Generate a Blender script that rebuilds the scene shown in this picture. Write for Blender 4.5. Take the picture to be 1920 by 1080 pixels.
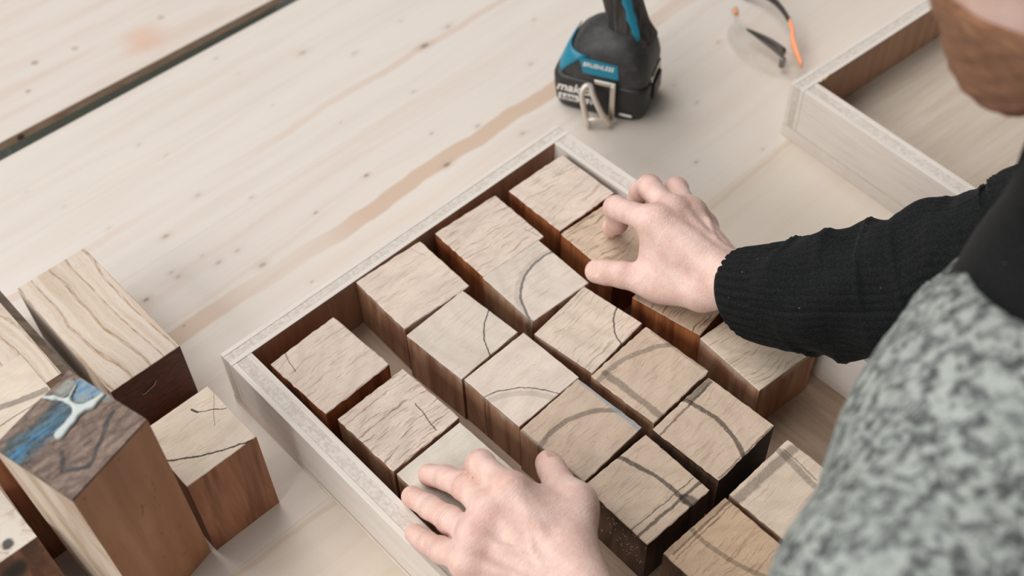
import bpy, bmesh, math, random
import numpy as np
from mathutils import Vector, Matrix, Quaternion

# ------------------------------------------------------------------ scene, camera, light
for o in list(bpy.data.objects):
    bpy.data.objects.remove(o, do_unlink=True)
scene = bpy.context.scene
COL = scene.collection
PI = math.pi
rnd = random.Random(7)

cam_d = bpy.data.cameras.new('camera')
cam_o = bpy.data.objects.new('camera', cam_d)
COL.objects.link(cam_o)
CAM_POS = Vector((-0.235768, -0.666829, 0.952187))
_r = Vector((0.726205, -0.687044, -0.024422)); _u = Vector((0.543047, 0.551493, 0.633210)); _f = Vector((0.421575, 0.473103, -0.773594))
m = Matrix((( _r.x, _u.x, -_f.x, CAM_POS.x), (_r.y, _u.y, -_f.y, CAM_POS.y), (_r.z, _u.z, -_f.z, CAM_POS.z), (0, 0, 0, 1)))
cam_o.matrix_world = m
cam_d.sensor_width = 36.0
cam_d.sensor_fit = 'HORIZONTAL'
cam_d.lens = 2256.454 / 1920 * 36.0
cam_d.clip_start = 0.02
cam_d.dof.use_dof = True
cam_d.dof.focus_distance = 1.03
cam_d.dof.aperture_fstop = 4.0
scene.camera = cam_o

scene.view_settings.view_transform = 'Standard'
scene.view_settings.look = 'None'
scene.view_settings.gamma = 1.0
scene.view_settings.exposure = -0.53
scene.view_settings.use_curve_mapping = False

world = bpy.data.worlds.new('workshop_daylight')
scene.world = world
world.use_nodes = True
bg = world.node_tree.nodes['Background']
bg.inputs['Color'].default_value = (0.93, 0.97, 1.0, 1)
bg.inputs['Strength'].default_value = 0.27

def area(name, loc, target, sx, sy, energy, color):
    l = bpy.data.lights.new(name, 'AREA'); l.shape = 'RECTANGLE'; l.size = sx; l.size_y = sy
    l.energy = energy; l.color = color
    o = bpy.data.objects.new(name, l); COL.objects.link(o); o.location = loc
    o.rotation_euler = (Vector(target) - Vector(loc)).to_track_quat('-Z', 'Y').to_euler()
    return o
# high workshop window band beyond the far side of the bench
area('window_daylight', (-1.0, 5.0, 8.6), (0.2, -0.1, 0.0), 10.0, 8.0, 1460, (1.0, 0.985, 0.965))
# added unseen fill light from the left, brightens the left-facing sides
area('side_fill_light', (-5.2, 0.0, 3.0), (0.2, -0.1, 0.0), 4.5, 3.2, 370, (1.0, 0.985, 0.965))

H = 0.07446; L = 0.43022; TU = 0.01878; TV = 0.0216; W = 0.52; FLOOR_T = 0.0096
BLOCKS={'a': [0.0647, -0.079, 2.06, 0.075, 0.079],
 'b': [0.0717, -0.1669, 1.06, 0.0766, 0.0753],
 'c': [0.0718, -0.2447, 0.91, 0.0732, 0.075],
 'd': [0.1792, -0.0596, -2.51, 0.0784, 0.077],
 'e': [0.1732, -0.1367, 2.56, 0.0733, 0.0732],
 'f': [0.1775, -0.2112, 0.54, 0.0749, 0.0715],
 'g': [0.1774, -0.2852, 2.33, 0.0755, 0.0752],
 'h': [0.1752, -0.3634, -1.58, 0.0746, 0.0742],
 'i': [0.2731, -0.0656, -2.83, 0.078, 0.0755],
 'j': [0.2653, -0.1385, -2.87, 0.0718, 0.0729],
 'k': [0.2594, -0.2138, 5.7, 0.0741, 0.069],
 'l': [0.2626, -0.2872, 2.33, 0.0764, 0.0736],
 'm': [0.2597, -0.3633, 1.6, 0.0763, 0.0733],
 'n': [0.364, -0.0738, -1.19, 0.0758, 0.0762],
 'o': [0.3568, -0.1525, -3.21, 0.0714, 0.075],
 'p': [0.357, -0.2481, 8.91, 0.075, 0.0752],
 'q': [0.3573, -0.3329, -5.09, 0.075, 0.0755],
 'r': [0.257, -0.4521, -0.25, 0.0769, 0.075],
 's': [0.177, -0.4506, -1.33, 0.0749, 0.075]}
VEINS={'a': [('seg', [-0.0206, 0.0394, -0.0264, 0.0154], 0.0006, 0.6)],
 'b': [('seg', [0.0206, 0.0014, 0.0149, -0.0328], 0.0006, 0.75)],
 'b3': [('seg', [-0.0447, 0.0146, 0.0317, -0.0085], 0.0032, 0.6), ('seg', [-0.0588, -0.0136, 0.0329, -0.0148], 0.0009, 0.5)],
 'b5': [('arc', [0.0841, 0.1418, 0.1859], 0.0009, 0.9),
        ('seg', [0.0107, 0.0243, 0.0133, 0.0187], 0.001, 0.9),
        ('seg', [0.0133, 0.0187, 0.032, 0.0049], 0.0006, 0.8),
        ('seg', [0.0339, 0.0266, 0.0145, -0.0032], 0.0004, 0.5)],
 'd': [('seg', [0.0261, 0.0364, 0.0302, 0.0197], 0.0004, 0.4)],
 'e': [('arc', [0.0583, -0.0562, 0.0612], 0.0008, 0.8)],
 'f': [('arc', [-0.0522, -0.0562, 0.0665], 0.0007, 0.75), ('arc', [-0.0536, -0.0568, 0.0622], 0.003, 0.22)],
 'g': [('arc', [-0.0177, -0.0511, 0.0672], 0.0026, 0.6),
       ('seg', [0.0393, 0.0314, 0.037, -0.0407], 0.0052, -1),
       ('seg', [-0.0382, 0.0341, -0.0391, -0.037], 0.003, 0.55)],
 'h': [('arc', [-0.1307, -0.0194, 0.1454], 0.0022, 0.85),
       ('seg', [0.0348, -0.0201, -0.0366, -0.0185], 0.0006, 0.7),
       ('seg', [0.0374, -0.0266, -0.0366, -0.0263], 0.0016, 0.75),
       ('seg', [0.016, -0.0286, 0.0211, -0.0433], 0.005, 0.8)],
 'i': [('seg', [0.0309, -0.0181, 0.0354, -0.0343], 0.0005, 0.4)],
 'j': [('arc', [0.0228, -0.042, 0.0588], 0.0013, 0.65), ('arc', [0.0208, -0.0397, 0.0583], 0.0035, 0.2)],
 'k': [('arc', [0.0511, -0.0519, 0.0493], 0.0009, 0.8)],
 'l': [('seg', [-0.0267, 0.0292, -0.0287, -0.0399], 0.0036, 0.55),
       ('arc', [-0.0252, -0.0674, 0.0963], 0.0028, 0.5),
       ('seg', [0.0376, 0.0277, 0.0373, -0.0312], 0.003, 0.35)],
 'm': [('arc', [-0.0775, 0.0087, 0.0858], 0.0022, 0.85),
       ('seg', [0.0356, 0.0311, -0.0374, 0.0278], 0.0012, 0.6),
       ('seg', [0.0339, 0.0345, 0.008, 0.0336], 0.0035, 0.7),
       ('seg', [0.0313, 0.0306, 0.0022, 0.03], 0.0008, 0.5),
       ('seg', [0.0366, -0.0386, -0.0372, -0.0381], 0.0007, 0.8),
       ('seg', [0.0353, -0.0356, -0.0364, -0.0346], 0.0006, 0.6)],
 'n': [('seg', [0.0083, 0.0206, 0.037, 0.0144], 0.0005, 0.5)],
 'r': [('seg', [0.0335, 0.0283, -0.0358, 0.0294], 0.0045, 0.55),
       ('seg', [0.0245, 0.0348, 0.0182, -0.0054], 0.003, 0.5),
       ('seg', [0.0284, 0.0333, 0.0238, -0.0038], 0.0007, 0.5)],
 's': [('arc', [0.1408, 0.0283, 0.1465], 0.0022, 0.5),
       ('seg', [0.0367, 0.0322, -0.0319, 0.0312], 0.001, 0.6),
       ('seg', [0.0357, 0.0291, -0.0324, 0.0272], 0.0006, 0.5),
       ('seg', [0.0363, 0.0353, -0.0372, 0.0354], 0.0035, 0.25)]}
KNOTS=[[0.1246, 0.3697, 0.00258, 0.35], [0.1373, 0.3326, 0.00254, 0.35], [-0.0061, 0.3934, 0.00256, 0.15], [0.0128, 0.3439, 0.0025, 0.2],
 [0.0305, 0.2811, 0.00243, 0.3], [0.0682, 0.2275, 0.00357, 0.6], [0.1273, 0.2543, 0.00365, 0.35], [0.1678, 0.2096, 0.0021, 0.5],
 [0.1112, 0.1564, 0.00347, 0.4], [0.0876, 0.1567, 0.00346, 0.5], [0.0806, 0.1771, 0.00291, 0.25], [0.044, 0.1802, 0.00231, 0.5],
 [0.046, 0.1701, 0.00288, 0.45], [0.0053, 0.1673, 0.00286, 0.9], [0.1183, 0.1213, 0.00399, 0.6], [0.2039, 0.1413, 0.00176, 0.9],
 [0.1418, 0.0667, 0.0014, 0.6], [0.0142, 0.1113, 0.00167, 0.55], [0.2788, 0.1467, 0.0027, 0.9], [0.2747, 0.4338, 0.00273, 0.35],
 [0.2775, 0.3905, 0.00201, 0.3], [0.2739, 0.3149, 0.00194, 0.3], [0.3118, 0.2345, 0.00189, 0.4], [0.4706, 0.27, 0.00536, 0.9],
 [0.5156, 0.2773, 0.00409, 0.5], [0.4062, 0.2156, 0.00257, 0.4], [0.3747, 0.1466, 0.00185, 0.7], [0.4816, 0.3278, 0.00275, 0.3],
 [0.6009, 0.2107, 0.00273, 0.4], [0.4488, 0.0728, 0.00307, 0.5], [0.356, 0.3664, 0.00473, 0.45], [0.5391, 0.1533, 0.00393, 0.35],
 [0.3536, 0.0959, 0.0042, 0.9], [0.5535, -0.0968, 0.00241, 0.6], [0.6286, -0.0329, 0.00254, 0.4], [0.7291, 0.0203, 0.00269, 0.5],
 [0.6216, -0.1358, 0.00184, 0.5], [0.4008, 0.32, 0.00469, 0.3], [0.4208, 0.1182, 0.0031, 0.5], [0.6321, 0.0057, 0.00258, 0.3]]
# ------------------------------------------------------------------ helpers
def S(r, g=None, b=None):
    """sRGB 0-255 to linear rgba"""
    f = lambda c: (c / 255 / 12.92) if c / 255 <= 0.04045 else ((c / 255 + 0.055) / 1.055) ** 2.4
    return (f(r), f(g), f(b), 1.0)

class NT:
    def __init__(self, name):
        self.mat = bpy.data.materials.new(name); self.mat.use_nodes = True
        self.t = self.mat.node_tree
        self.bsdf = self.t.nodes['Principled BSDF']
        self._tc = None
    def n(self, typ, props=None, **ins):
        nd = self.t.nodes.new(typ)
        for k, v in (props or {}).items(): setattr(nd, k, v)
        for k, v in ins.items(): self.set(nd, k, v)
        return nd
    def set(self, nd, k, v):
        k = int(k[1:]) if k[0] == '_' and k[1:].isdigit() else k.replace('_', ' ')
        s = nd.inputs[k]
        if isinstance(v, bpy.types.NodeSocket): self.t.links.new(v, s)
        else: s.default_value = v
    def obj(self):
        if self._tc is None: self._tc = self.n('ShaderNodeTexCoord')
        return self._tc.outputs['Object']
    def math(self, op, a, b=0.0, c=0.0, clamp=False):
        return self.n('ShaderNodeMath', {'operation': op, 'use_clamp': clamp}, _0=a, _1=b, _2=c).outputs[0]
    def vmath(self, op, a, b=(0, 0, 0)):
        nd = self.n('ShaderNodeVectorMath', {'operation': op}, _0=a)
        if op == 'SCALE': self.set(nd, 'Scale', b)
        else: self.set(nd, '_1', b)
        return nd.outputs['Value' if op in ('LENGTH', 'DOT_PRODUCT', 'DISTANCE') else 'Vector']
    def mapping(self, vec, loc=(0, 0, 0), rot=(0, 0, 0), scale=(1, 1, 1)):
        return self.n('ShaderNodeMapping', None, Vector=vec, Location=loc, Rotation=rot, Scale=scale).outputs[0]
    def noise(self, vec, scale, detail=3.0, rough=0.55, dist=0.0, color=False):
        nd = self.n('ShaderNodeTexNoise', None, Vector=vec, Scale=scale, Detail=detail, Roughness=rough, Distortion=dist)
        return nd.outputs['Color' if color else 'Fac']
    def ramp(self, fac, lo, hi, a=0.0, b=1.0):
        nd = self.n('ShaderNodeMapRange', {'interpolation_type': 'SMOOTHSTEP'}, Value=fac)
        for i, v in enumerate((lo, hi, a, b)): nd.inputs[i + 1].default_value = v
        return nd.outputs[0]
    def mix(self, fac, a, b, mode='MIX'):
        nd = self.n('ShaderNodeMix', {'data_type': 'RGBA', 'blend_type': mode})
        self.set(nd, '_0', fac); self.set(nd, '_6', a); self.set(nd, '_7', b)
        return nd.outputs[2]
    def bump(self, h, strength=0.3, dist=0.001):
        return self.n('ShaderNodeBump', None, Height=h, Strength=strength, Distance=dist).outputs[0]
    def out(self, color, rough=0.6, normal=None, **kw):
        self.set(self.bsdf, 'Base Color', color); self.set(self.bsdf, 'Roughness', rough)
        if normal is not None: self.set(self.bsdf, 'Normal', normal)
        for k, v in kw.items(): self.set(self.bsdf, k, v)
        return self.mat

def link(o, parent=None):
    COL.objects.link(o)
    if parent is not None: o.parent = parent
    return o
def tag(o, label, cat, group=None):
    o['label'] = label; o['category'] = cat
    if group: o['group'] = group
    return o
def empty(name, loc, rz=0.0, label=None, cat=None, group=None):
    o = bpy.data.objects.new(name, None); o.empty_display_size = 0.02
    o.location = loc; o.rotation_euler = (0, 0, rz); COL.objects.link(o)
    if label: tag(o, label, cat, group)
    return o
def obj_from(name, verts, faces, mats, parent=None, smooth=False, fmat=None):
    me = bpy.data.meshes.new(name)
    me.from_pydata([tuple(map(float, v)) for v in verts], [], [tuple(map(int, f)) for f in faces])
    if not isinstance(mats, (list, tuple)): mats = [mats]
    for mm in mats: me.materials.append(mm)
    if fmat is not None: me.polygons.foreach_set('material_index', list(fmat))
    if smooth: me.polygons.foreach_set('use_smooth', [True] * len(me.polygons))
    me.update()
    return link(bpy.data.objects.new(name, me), parent)
def obj_bm(name, bm, mats, parent=None, smooth=False):
    me = bpy.data.meshes.new(name); bm.normal_update(); bm.to_mesh(me); bm.free()
    if not isinstance(mats, (list, tuple)): mats = [mats]
    for mm in mats: me.materials.append(mm)
    if smooth: me.polygons.foreach_set('use_smooth', [True] * len(me.polygons))
    return link(bpy.data.objects.new(name, me), parent)
def box_bm(bm, x0, x1, y0, y1, z0, z1, bevel=0.0, seg=1):
    r = bmesh.ops.create_cube(bm, size=1.0)
    vs = r['verts']
    for v in vs:
        v.co = Vector((x0 + (v.co.x + .5) * (x1 - x0), y0 + (v.co.y + .5) * (y1 - y0), z0 + (v.co.z + .5) * (z1 - z0)))
    if bevel:
        es = list({e for v in vs for e in v.link_edges})
        bmesh.ops.bevel(bm, geom=es, offset=bevel, segments=seg, affect='EDGES', profile=0.5)
    return vs
def box(name, x0, x1, y0, y1, z0, z1, mat, parent=None, bevel=0.0, seg=1):
    bm = bmesh.new(); box_bm(bm, x0, x1, y0, y1, z0, z1, bevel, seg)
    return obj_bm(name, bm, mat, parent)
def loft(name, rings, mat, parent=None, smooth=True, cap=True):
    n = len(rings[0]); vs = [p for r in rings for p in r]; fs = []
    for i in range(len(rings) - 1):
        for j in range(n):
            k = (j + 1) % n
            fs.append((i * n + j, i * n + k, (i + 1) * n + k, (i + 1) * n + j))
    if cap:
        fs.append(tuple(reversed(range(n)))); fs.append(tuple((len(rings) - 1) * n + j for j in range(n)))
    return obj_from(name, vs, fs, mat, parent, smooth)
def superell(cx, cy, z, a, b, p=4.0, n=40, rot=0.0, tilt=0.0):
    out = []
    for i in range(n):
        t = 2 * PI * i / n
        c, s = math.cos(t), math.sin(t)
        x = a * math.copysign(abs(c) ** (2 / p), c); y = b * math.copysign(abs(s) ** (2 / p), s)
        xr = x * math.cos(rot) - y * math.sin(rot); yr = x * math.sin(rot) + y * math.cos(rot)
        out.append((cx + xr, cy + yr, z + tilt * xr))
    return out
def tube_path(name, pts, radii, mat, parent=None, n=12, flat=None, smooth=True):
    """swept tube; flat=(w,h) factors squash along world z"""
    P = [Vector(p) for p in pts]; rings = []
    up = Vector((0, 0, 1))
    for i, p in enumerate(P):
        t = (P[min(i + 1, len(P) - 1)] - P[max(i - 1, 0)]).normalized()
        a = t.cross(up)
        if a.length < 1e-4: a = t.cross(Vector((1, 0, 0)))
        a.normalize(); b = a.cross(t).normalized()
        r = radii[i] if isinstance(radii, (list, tuple)) else radii
        fa, fb = flat or (1, 1)
        rings.append([tuple(p + a * (r * fa * math.cos(2 * PI * j / n)) + b * (r * fb * math.sin(2 * PI * j / n))) for j in range(n)])
    return loft(name, rings, mat, parent, smooth)
def spline(pts, n):
    P = np.array(pts, float); m_ = len(P); out = []
    t = np.linspace(0, m_ - 1, n)
    for x in t:
        i = min(int(x), m_ - 2); f = x - i
        p0 = P[max(i - 1, 0)]; p1 = P[i]; p2 = P[i + 1]; p3 = P[min(i + 2, m_ - 1)]
        out.append(0.5 * ((2 * p1) + (-p0 + p2) * f + (2 * p0 - 5 * p1 + 4 * p2 - p3) * f * f + (-p0 + 3 * p1 - 3 * p2 + p3) * f ** 3))
    return np.array(out)
def text_mesh(name, body, size, mat, parent, loc, rot, shear=0.0, extrude=0.0004, spacing=1.0, bold=0.0, scale=(1, 1, 1)):
    cu = bpy.data.curves.new(name, 'FONT'); cu.body = body; cu.size = size; cu.shear = shear
    cu.extrude = extrude; cu.offset = bold; cu.align_x = 'CENTER'; cu.align_y = 'CENTER'; cu.space_character = spacing
    t = bpy.data.objects.new('text_source', cu); COL.objects.link(t)
    dg = bpy.context.evaluated_depsgraph_get(); dg.update()
    me = bpy.data.meshes.new_from_object(t.evaluated_get(dg)); me.name = name
    bpy.data.objects.remove(t, do_unlink=True); bpy.data.curves.remove(cu)
    me.materials.clear(); me.materials.append(mat)
    o = link(bpy.data.objects.new(name, me), parent); o.location = loc; o.rotation_euler = rot; o.scale = scale
    return o

# signed distance modelling (numpy) -> surface nets
def grid(lo, hi, h):
    lo = np.array(lo, float); hi = np.array(hi, float)
    n = np.ceil((hi - lo) / h).astype(int) + 1
    ax = [lo[i] + h * np.arange(n[i]) for i in range(3)]
    X, Y, Z = np.meshgrid(*ax, indexing='ij')
    return np.stack([X, Y, Z], -1).astype(np.float32), lo, h
def rc(P, a, b, ra, rb):
    a = np.array(a, np.float32); b = np.array(b, np.float32); ab = b - a
    pa = P - a; t = np.clip((pa @ ab) / max(float(ab @ ab), 1e-12), 0, 1)
    d = pa - t[..., None] * ab
    return np.sqrt((d * d).sum(-1)) - (ra + (rb - ra) * t)
def ell(P, c, rad, R=None):
    d = P - np.array(c, np.float32)
    if R is not None: d = d @ np.array(R, np.float32)
    r = np.array(rad, np.float32); q = d / r
    k0 = np.sqrt((q * q).sum(-1)); k1 = np.sqrt(((q / r) ** 2).sum(-1)) + 1e-9
    return k0 * (k0 - 1) / k1
def smin(a, b, k):
    h = np.maximum(k - np.abs(a - b), 0) / k
    return np.minimum(a, b) - h * h * k * 0.25
def smax(a, b, k): return -smin(-a, -b, k)
def surface_nets(F, lo, h):
    s = F < 0
    nx, ny, nz = F.shape
    cs = np.zeros((nx - 1, ny - 1, nz - 1), np.int8)
    for dx in (0, 1):
        for dy in (0, 1):
            for dz in (0, 1): cs += s[dx:nx - 1 + dx, dy:ny - 1 + dy, dz:nz - 1 + dz]
    cells = np.argwhere((cs > 0) & (cs < 8))
    idx = -np.ones(cs.shape, np.int64); idx[tuple(cells.T)] = np.arange(len(cells))
    acc = np.zeros((len(cells), 3)); cnt = np.zeros(len(cells))
    corners = [(0, 0, 0), (1, 0, 0), (0, 1, 0), (1, 1, 0), (0, 0, 1), (1, 0, 1), (0, 1, 1), (1, 1, 1)]
    for i in range(8):
        for b in range(3):
            j = i | (1 << b)
            if j == i: continue
            ci = np.array(corners[i]); cj = np.array(corners[j])
            fi = F[tuple((cells + ci).T)]; fj = F[tuple((cells + cj).T)]
            mk = (fi < 0) != (fj < 0)
            t = fi[mk] / (fi[mk] - fj[mk])
            acc[mk] += ci + t[:, None] * (cj - ci); cnt[mk] += 1
    V = lo + h * (cells + acc / cnt[:, None])
    faces = []
    for ax in range(3):
        u, v = (ax + 1) % 3, (ax + 2) % 3
        sl0 = [slice(None)] * 3; sl1 = [slice(None)] * 3
        sl0[ax] = slice(0, -1); sl1[ax] = slice(1, None)
        a = s[tuple(sl0)]; b = s[tuple(sl1)]
        e = np.argwhere(a != b)
        ok = (e[:, u] > 0) & (e[:, v] > 0) & (e[:, u] < F.shape[u] - 1) & (e[:, v] < F.shape[v] - 1)
        e = e[ok]
        flip = a[tuple(e.T)]
        du = np.zeros(3, int); du[u] = 1; dv = np.zeros(3, int); dv[v] = 1
        q = np.stack([idx[tuple((e - du - dv).T)], idx[tuple((e - dv).T)], idx[tuple(e.T)], idx[tuple((e - du).T)]], 1)
        q[~flip] = q[~flip][:, ::-1]
        faces.append(q)
    return V, np.concatenate(faces)

def sparse_field(fn, lo, hi, h, c=4):
    """sample a distance field finely only near its surface"""
    lo = np.array(lo, float); hi = np.array(hi, float)
    nc = np.ceil((hi - lo) / (h * c)).astype(int) + 1
    C, _, _ = grid(lo + h * (c - 1) / 2, lo + h * (c - 1) / 2 + (nc - 1) * h * c - 1e-9, h * c)
    Fc = fn(C)
    F = Fc.repeat(c, 0).repeat(c, 1).repeat(c, 2).astype(np.float32)
    ii = np.argwhere(np.abs(F) < h * c * 1.6)
    F[tuple(ii.T)] = fn((lo + h * ii).astype(np.float32))
    return F, lo, h
# ------------------------------------------------------------------ materials
def mat_plank(i, base, dark, knots, band=None, streak=1.0):
    t = NT('spruce_plank_%d' % i); p = t.obj()
    warp = t.noise(t.mapping(p, (i * 3.1, i * 1.7, 0), scale=(1.2, 5, 1)), 3.0, 2.0)
    y2 = t.math('MULTIPLY_ADD', warp, 0.03, 0.0)
    wv = t.vmath('ADD', p, t.n('ShaderNodeCombineXYZ', None, Y=y2).outputs[0])
    s1 = t.noise(t.mapping(wv, (i * 2.3, 0, 0), scale=(0.7, 16, 1)), 3.2, 3.0, 0.5)
    s2 = t.noise(t.mapping(wv, (i * 5.3, 0, 0), scale=(2.0, 120, 1)), 4.0, 3.0, 0.6)
    cloud = t.noise(t.mapping(p, (i * 1.3, 0, 0), scale=(2, 5, 1)), 1.6, 2.0)
    col = t.mix(t.ramp(s1, 0.42, 0.72, 0, 0.42 * streak), base, dark)
    col = t.mix(t.ramp(s2, 0.5, 0.78, 0, 0.16 * streak), col, S(186, 166, 150))
    col = t.mix(t.ramp(cloud, 0.45, 0.75, 0, 0.3), col, S(222, 211, 200))
    if band:
        yc, hw, c, st = band
        sep = t.n('ShaderNodeSeparateXYZ', None, Vector=p).outputs
        wob = t.noise(t.mapping(p, scale=(1, 0.05, 1)), 7.0, 3.0)
        d = t.math('ABSOLUTE', t.math('SUBTRACT', t.math('MULTIPLY_ADD', wob, 0.03, sep[1]), yc + 0.015))
        ends = t.ramp(t.noise(t.mapping(p, scale=(1, 0.2, 1)), 3.0, 1.0), 0.3, 0.5)
        col = t.mix(t.math('MULTIPLY', t.ramp(d, hw, hw * 0.7, 0, st), ends), col, c)
    for (kx, ky, kr, ks) in knots:
        d = t.vmath('LENGTH', t.vmath('MULTIPLY', t.vmath('SUBTRACT', p, (kx, ky, 0)), (0.72, 1.25, 0)))
        d = t.math('ADD', d, t.math('MULTIPLY', s2, kr * 0.5))
        halo = t.ramp(d, kr * 3.2, kr * 0.9, 0, ks * 0.32)
        col = t.mix(halo, col, S(176, 146, 120))
        col = t.mix(t.ramp(d, kr * 1.45, kr * 0.5, 0, min(1, ks * 0.7)), col, S(100, 76, 58))
    h = t.math('ADD', t.math('MULTIPLY', s2, 0.6), s1)
    return t.out(col, 0.62, t.bump(h, 0.06, 0.0006), Specular_IOR_Level=0.25)

def mat_ply(name, c1, c2, axis='x', scale=1.0, rough=0.6, fine=0.25):
    t = NT(name); p = t.obj()
    sc = {'x': (1, 14, 14), 'y': (14, 1, 14), 'z': (14, 14, 1)}[axis]
    a = t.noise(t.mapping(p, scale=sc), 5 * scale, 4.0, 0.6, 0.3)
    sc2 = {'x': (3, 160, 160), 'y': (160, 3, 160), 'z': (160, 160, 3)}[axis]
    b = t.noise(t.mapping(p, scale=sc2), 5 * scale, 2.0)
    col = t.mix(t.ramp(a, 0.35, 0.7), c1, c2)
    col = t.mix(t.ramp(b, 0.5, 0.75, 0, fine), col, S(160, 136, 116))
    return t.out(col, rough, t.bump(b, 0.1, 0.0005), Specular_IOR_Level=0.25)

def mat_core(name):
    t = NT(name); p = t.obj()
    a = t.noise(p, 260, 3.0, 0.7)
    b = t.noise(t.mapping(p, rot=(0, 0, 0.5), scale=(40, 8, 1)), 6, 3.0)
    col = t.mix(t.ramp(a, 0.35, 0.65), S(198, 186, 175), S(215, 207, 199))
    col = t.mix(t.ramp(b, 0.5, 0.7, 0, 0.5), col, S(188, 172, 158))
    return t.out(col, 0.75, t.bump(a, 0.25, 0.0006), Specular_IOR_Level=0.2)

def veins_nodes(t, p, veins, col, dark):
    flat = t.vmath('MULTIPLY', p, (1, 1, 0))
    wob = t.noise(p, 70, 4.0, 0.65, color=True)
    pw = t.vmath('ADD', flat, t.vmath('MULTIPLY', t.vmath('SUBTRACT', wob, (.5, .5, .5)), (0.0052, 0.0052, 0)))
    hat = t.noise(t.mapping(p, rot=(0, 0, 0.9), scale=(1, 9, 1)), 420, 2.0)
    for kind, g, w, st in veins:
        if kind == 'arc':
            d = t.math('ABSOLUTE', t.math('SUBTRACT', t.vmath('DISTANCE', pw, (g[0], g[1], 0)), g[2]))
        else:
            a = Vector((g[0], g[1], 0)); b = Vector((g[2], g[3], 0)); ba = b - a
            pa = t.vmath('SUBTRACT', pw, tuple(a))
            h = t.math('MULTIPLY', t.vmath('DOT_PRODUCT', pa, tuple(ba)), 1.0 / ba.dot(ba), clamp=True)
            sc = t.n('ShaderNodeVectorMath', {'operation': 'SCALE'}, _0=tuple(ba)); t.set(sc, 'Scale', h)
            d = t.vmath('DISTANCE', pa, sc.outputs[0])
        c = dark
        if st < 0: c = S(140, 150, 154); st = 0.85
        f = t.ramp(d, w * 1.25, w * 0.6, 0, st)
        if w > 0.002: f = t.math('MULTIPLY', f, t.ramp(hat, 0.25, 0.6, 0.55, 1.0))
        col = t.mix(f, col, c)
    return col

def mat_end(name, base, dark, veins=(), ring=(0.03, 0.05), freq=420.0, streak=0.35, sdir=0.5, saw=0.15, seed=0.0, rough_amt=0.3):
    """sawn face of a hardwood block: growth rings, torn fibre streaks, dark veins (object space)"""
    t = NT(name); p = t.obj()
    wob = t.noise(t.mapping(p, (seed, seed * 2, 0)), 28, 3.0)
    rr = t.math('MULTIPLY_ADD', wob, 0.016, t.vmath('DISTANCE', t.vmath('MULTIPLY', p, (1, 1, 0)), (ring[0], ring[1], 0)))
    rings = t.math('SINE', t.math('MULTIPLY', t.math('MULTIPLY_ADD', t.noise(p, 130, 2.0), 0.005, rr), freq))
    wv = t.vmath('ADD', p, t.vmath('SCALE', t.noise(t.mapping(p, (seed, 1, 0)), 26, 3.0, color=True), 0.016))
    st = t.noise(t.mapping(wv, (seed, 0, 0), (0, 0, sdir), (1.5, 22, 0.4)), 24, 4.0, 0.66)
    fine = t.noise(t.mapping(wv, (seed, 0, 0), (0, 0, sdir + 0.06), (3, 70, 0.4)), 34, 3.0, 0.7)
    sawl = t.noise(t.mapping(p, (0, 0, 0), (0, 0, sdir + 1.35), (0.4, 34, 0.4)), 60, 2.0)
    cloud = t.noise(t.mapping(p, (seed, 3, 0), scale=(1, 1, 0.2)), 34, 4.0)
    speck = t.noise(p, 900, 2.0)
    light = tuple(min(1, c * 1.14) for c in base[:3]) + (1,)
    col = t.mix(t.ramp(cloud, 0.3, 0.7), base, light)
    col = t.mix(t.ramp(rings, 0.0, 1.0, 0, 0.10), col, dark)
    col = t.mix(t.ramp(st, 0.52, 0.68, 0, min(1, streak * 1.15)), col, dark)
    col = t.mix(t.ramp(fine, 0.54, 0.72, 0, min(1, streak * 0.9)), col, dark)
    col = t.mix(t.ramp(sawl, 0.52, 0.72, 0, saw), col, light)
    col = t.mix(t.ramp(speck, 0.58, 0.75, 0, 0.25), col, dark)
    if veins: col = veins_nodes(t, p, veins, col, S(50, 43, 37))
    h = t.math('ADD', t.math('MULTIPLY', st, 1.0), t.math('MULTIPLY', fine, 0.5))
    return t.out(col, 0.7, t.bump(h, rough_amt, 0.0012), Specular_IOR_Level=0.2)

def mat_side(name, base, dark, pale=0.0, pale_h=0.012, veins=(), seed=0.0, top=H):
    """long-grain side of a block, grain running down z"""
    t = NT(name); p = t.obj()
    a = t.noise(t.mapping(p, (seed, seed, 0), scale=(1, 1, 0.12)), 60, 4.0, 0.6, 0.6)
    b = t.noise(t.mapping(p, (seed, 0, 0), scale=(1, 1, 0.05)), 400, 2.0)
    col = t.mix(t.ramp(a, 0.35, 0.68), base, dark)
    col = t.mix(t.ramp(b, 0.5, 0.75, 0, 0.4), col, dark)
    if veins: col = veins_nodes(t, p, veins, col, S(50, 43, 37))
    if pale:
        sep = t.n('ShaderNodeSeparateXYZ', None, Vector=p).outputs
        e = t.noise(t.mapping(p, (seed, 0, 0), scale=(1, 1, 0.3)), 45, 3.0)
        hh = t.math('ADD', sep[2], t.math('MULTIPLY', t.math('SUBTRACT', e, 0.5), pale_h * 2.6))
        col = t.mix(t.ramp(hh, top - pale_h * 1.3, top - pale_h * 0.4, 0, pale), col, S(192, 176, 158))
    return t.out(col, 0.55, t.bump(b, 0.15, 0.0006), Specular_IOR_Level=0.3)

def plain(name, c, rough=0.5, metal=0.0, **kw):
    t = NT(name); t.set(t.bsdf, 'Metallic', metal)
    nz = t.noise(t.obj(), 60, 3.0)
    col = t.mix(t.ramp(nz, 0.3, 0.7), c, tuple(min(1, v * 1.08) for v in c[:3]) + (1,))
    return t.out(col, rough, **kw)

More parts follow.
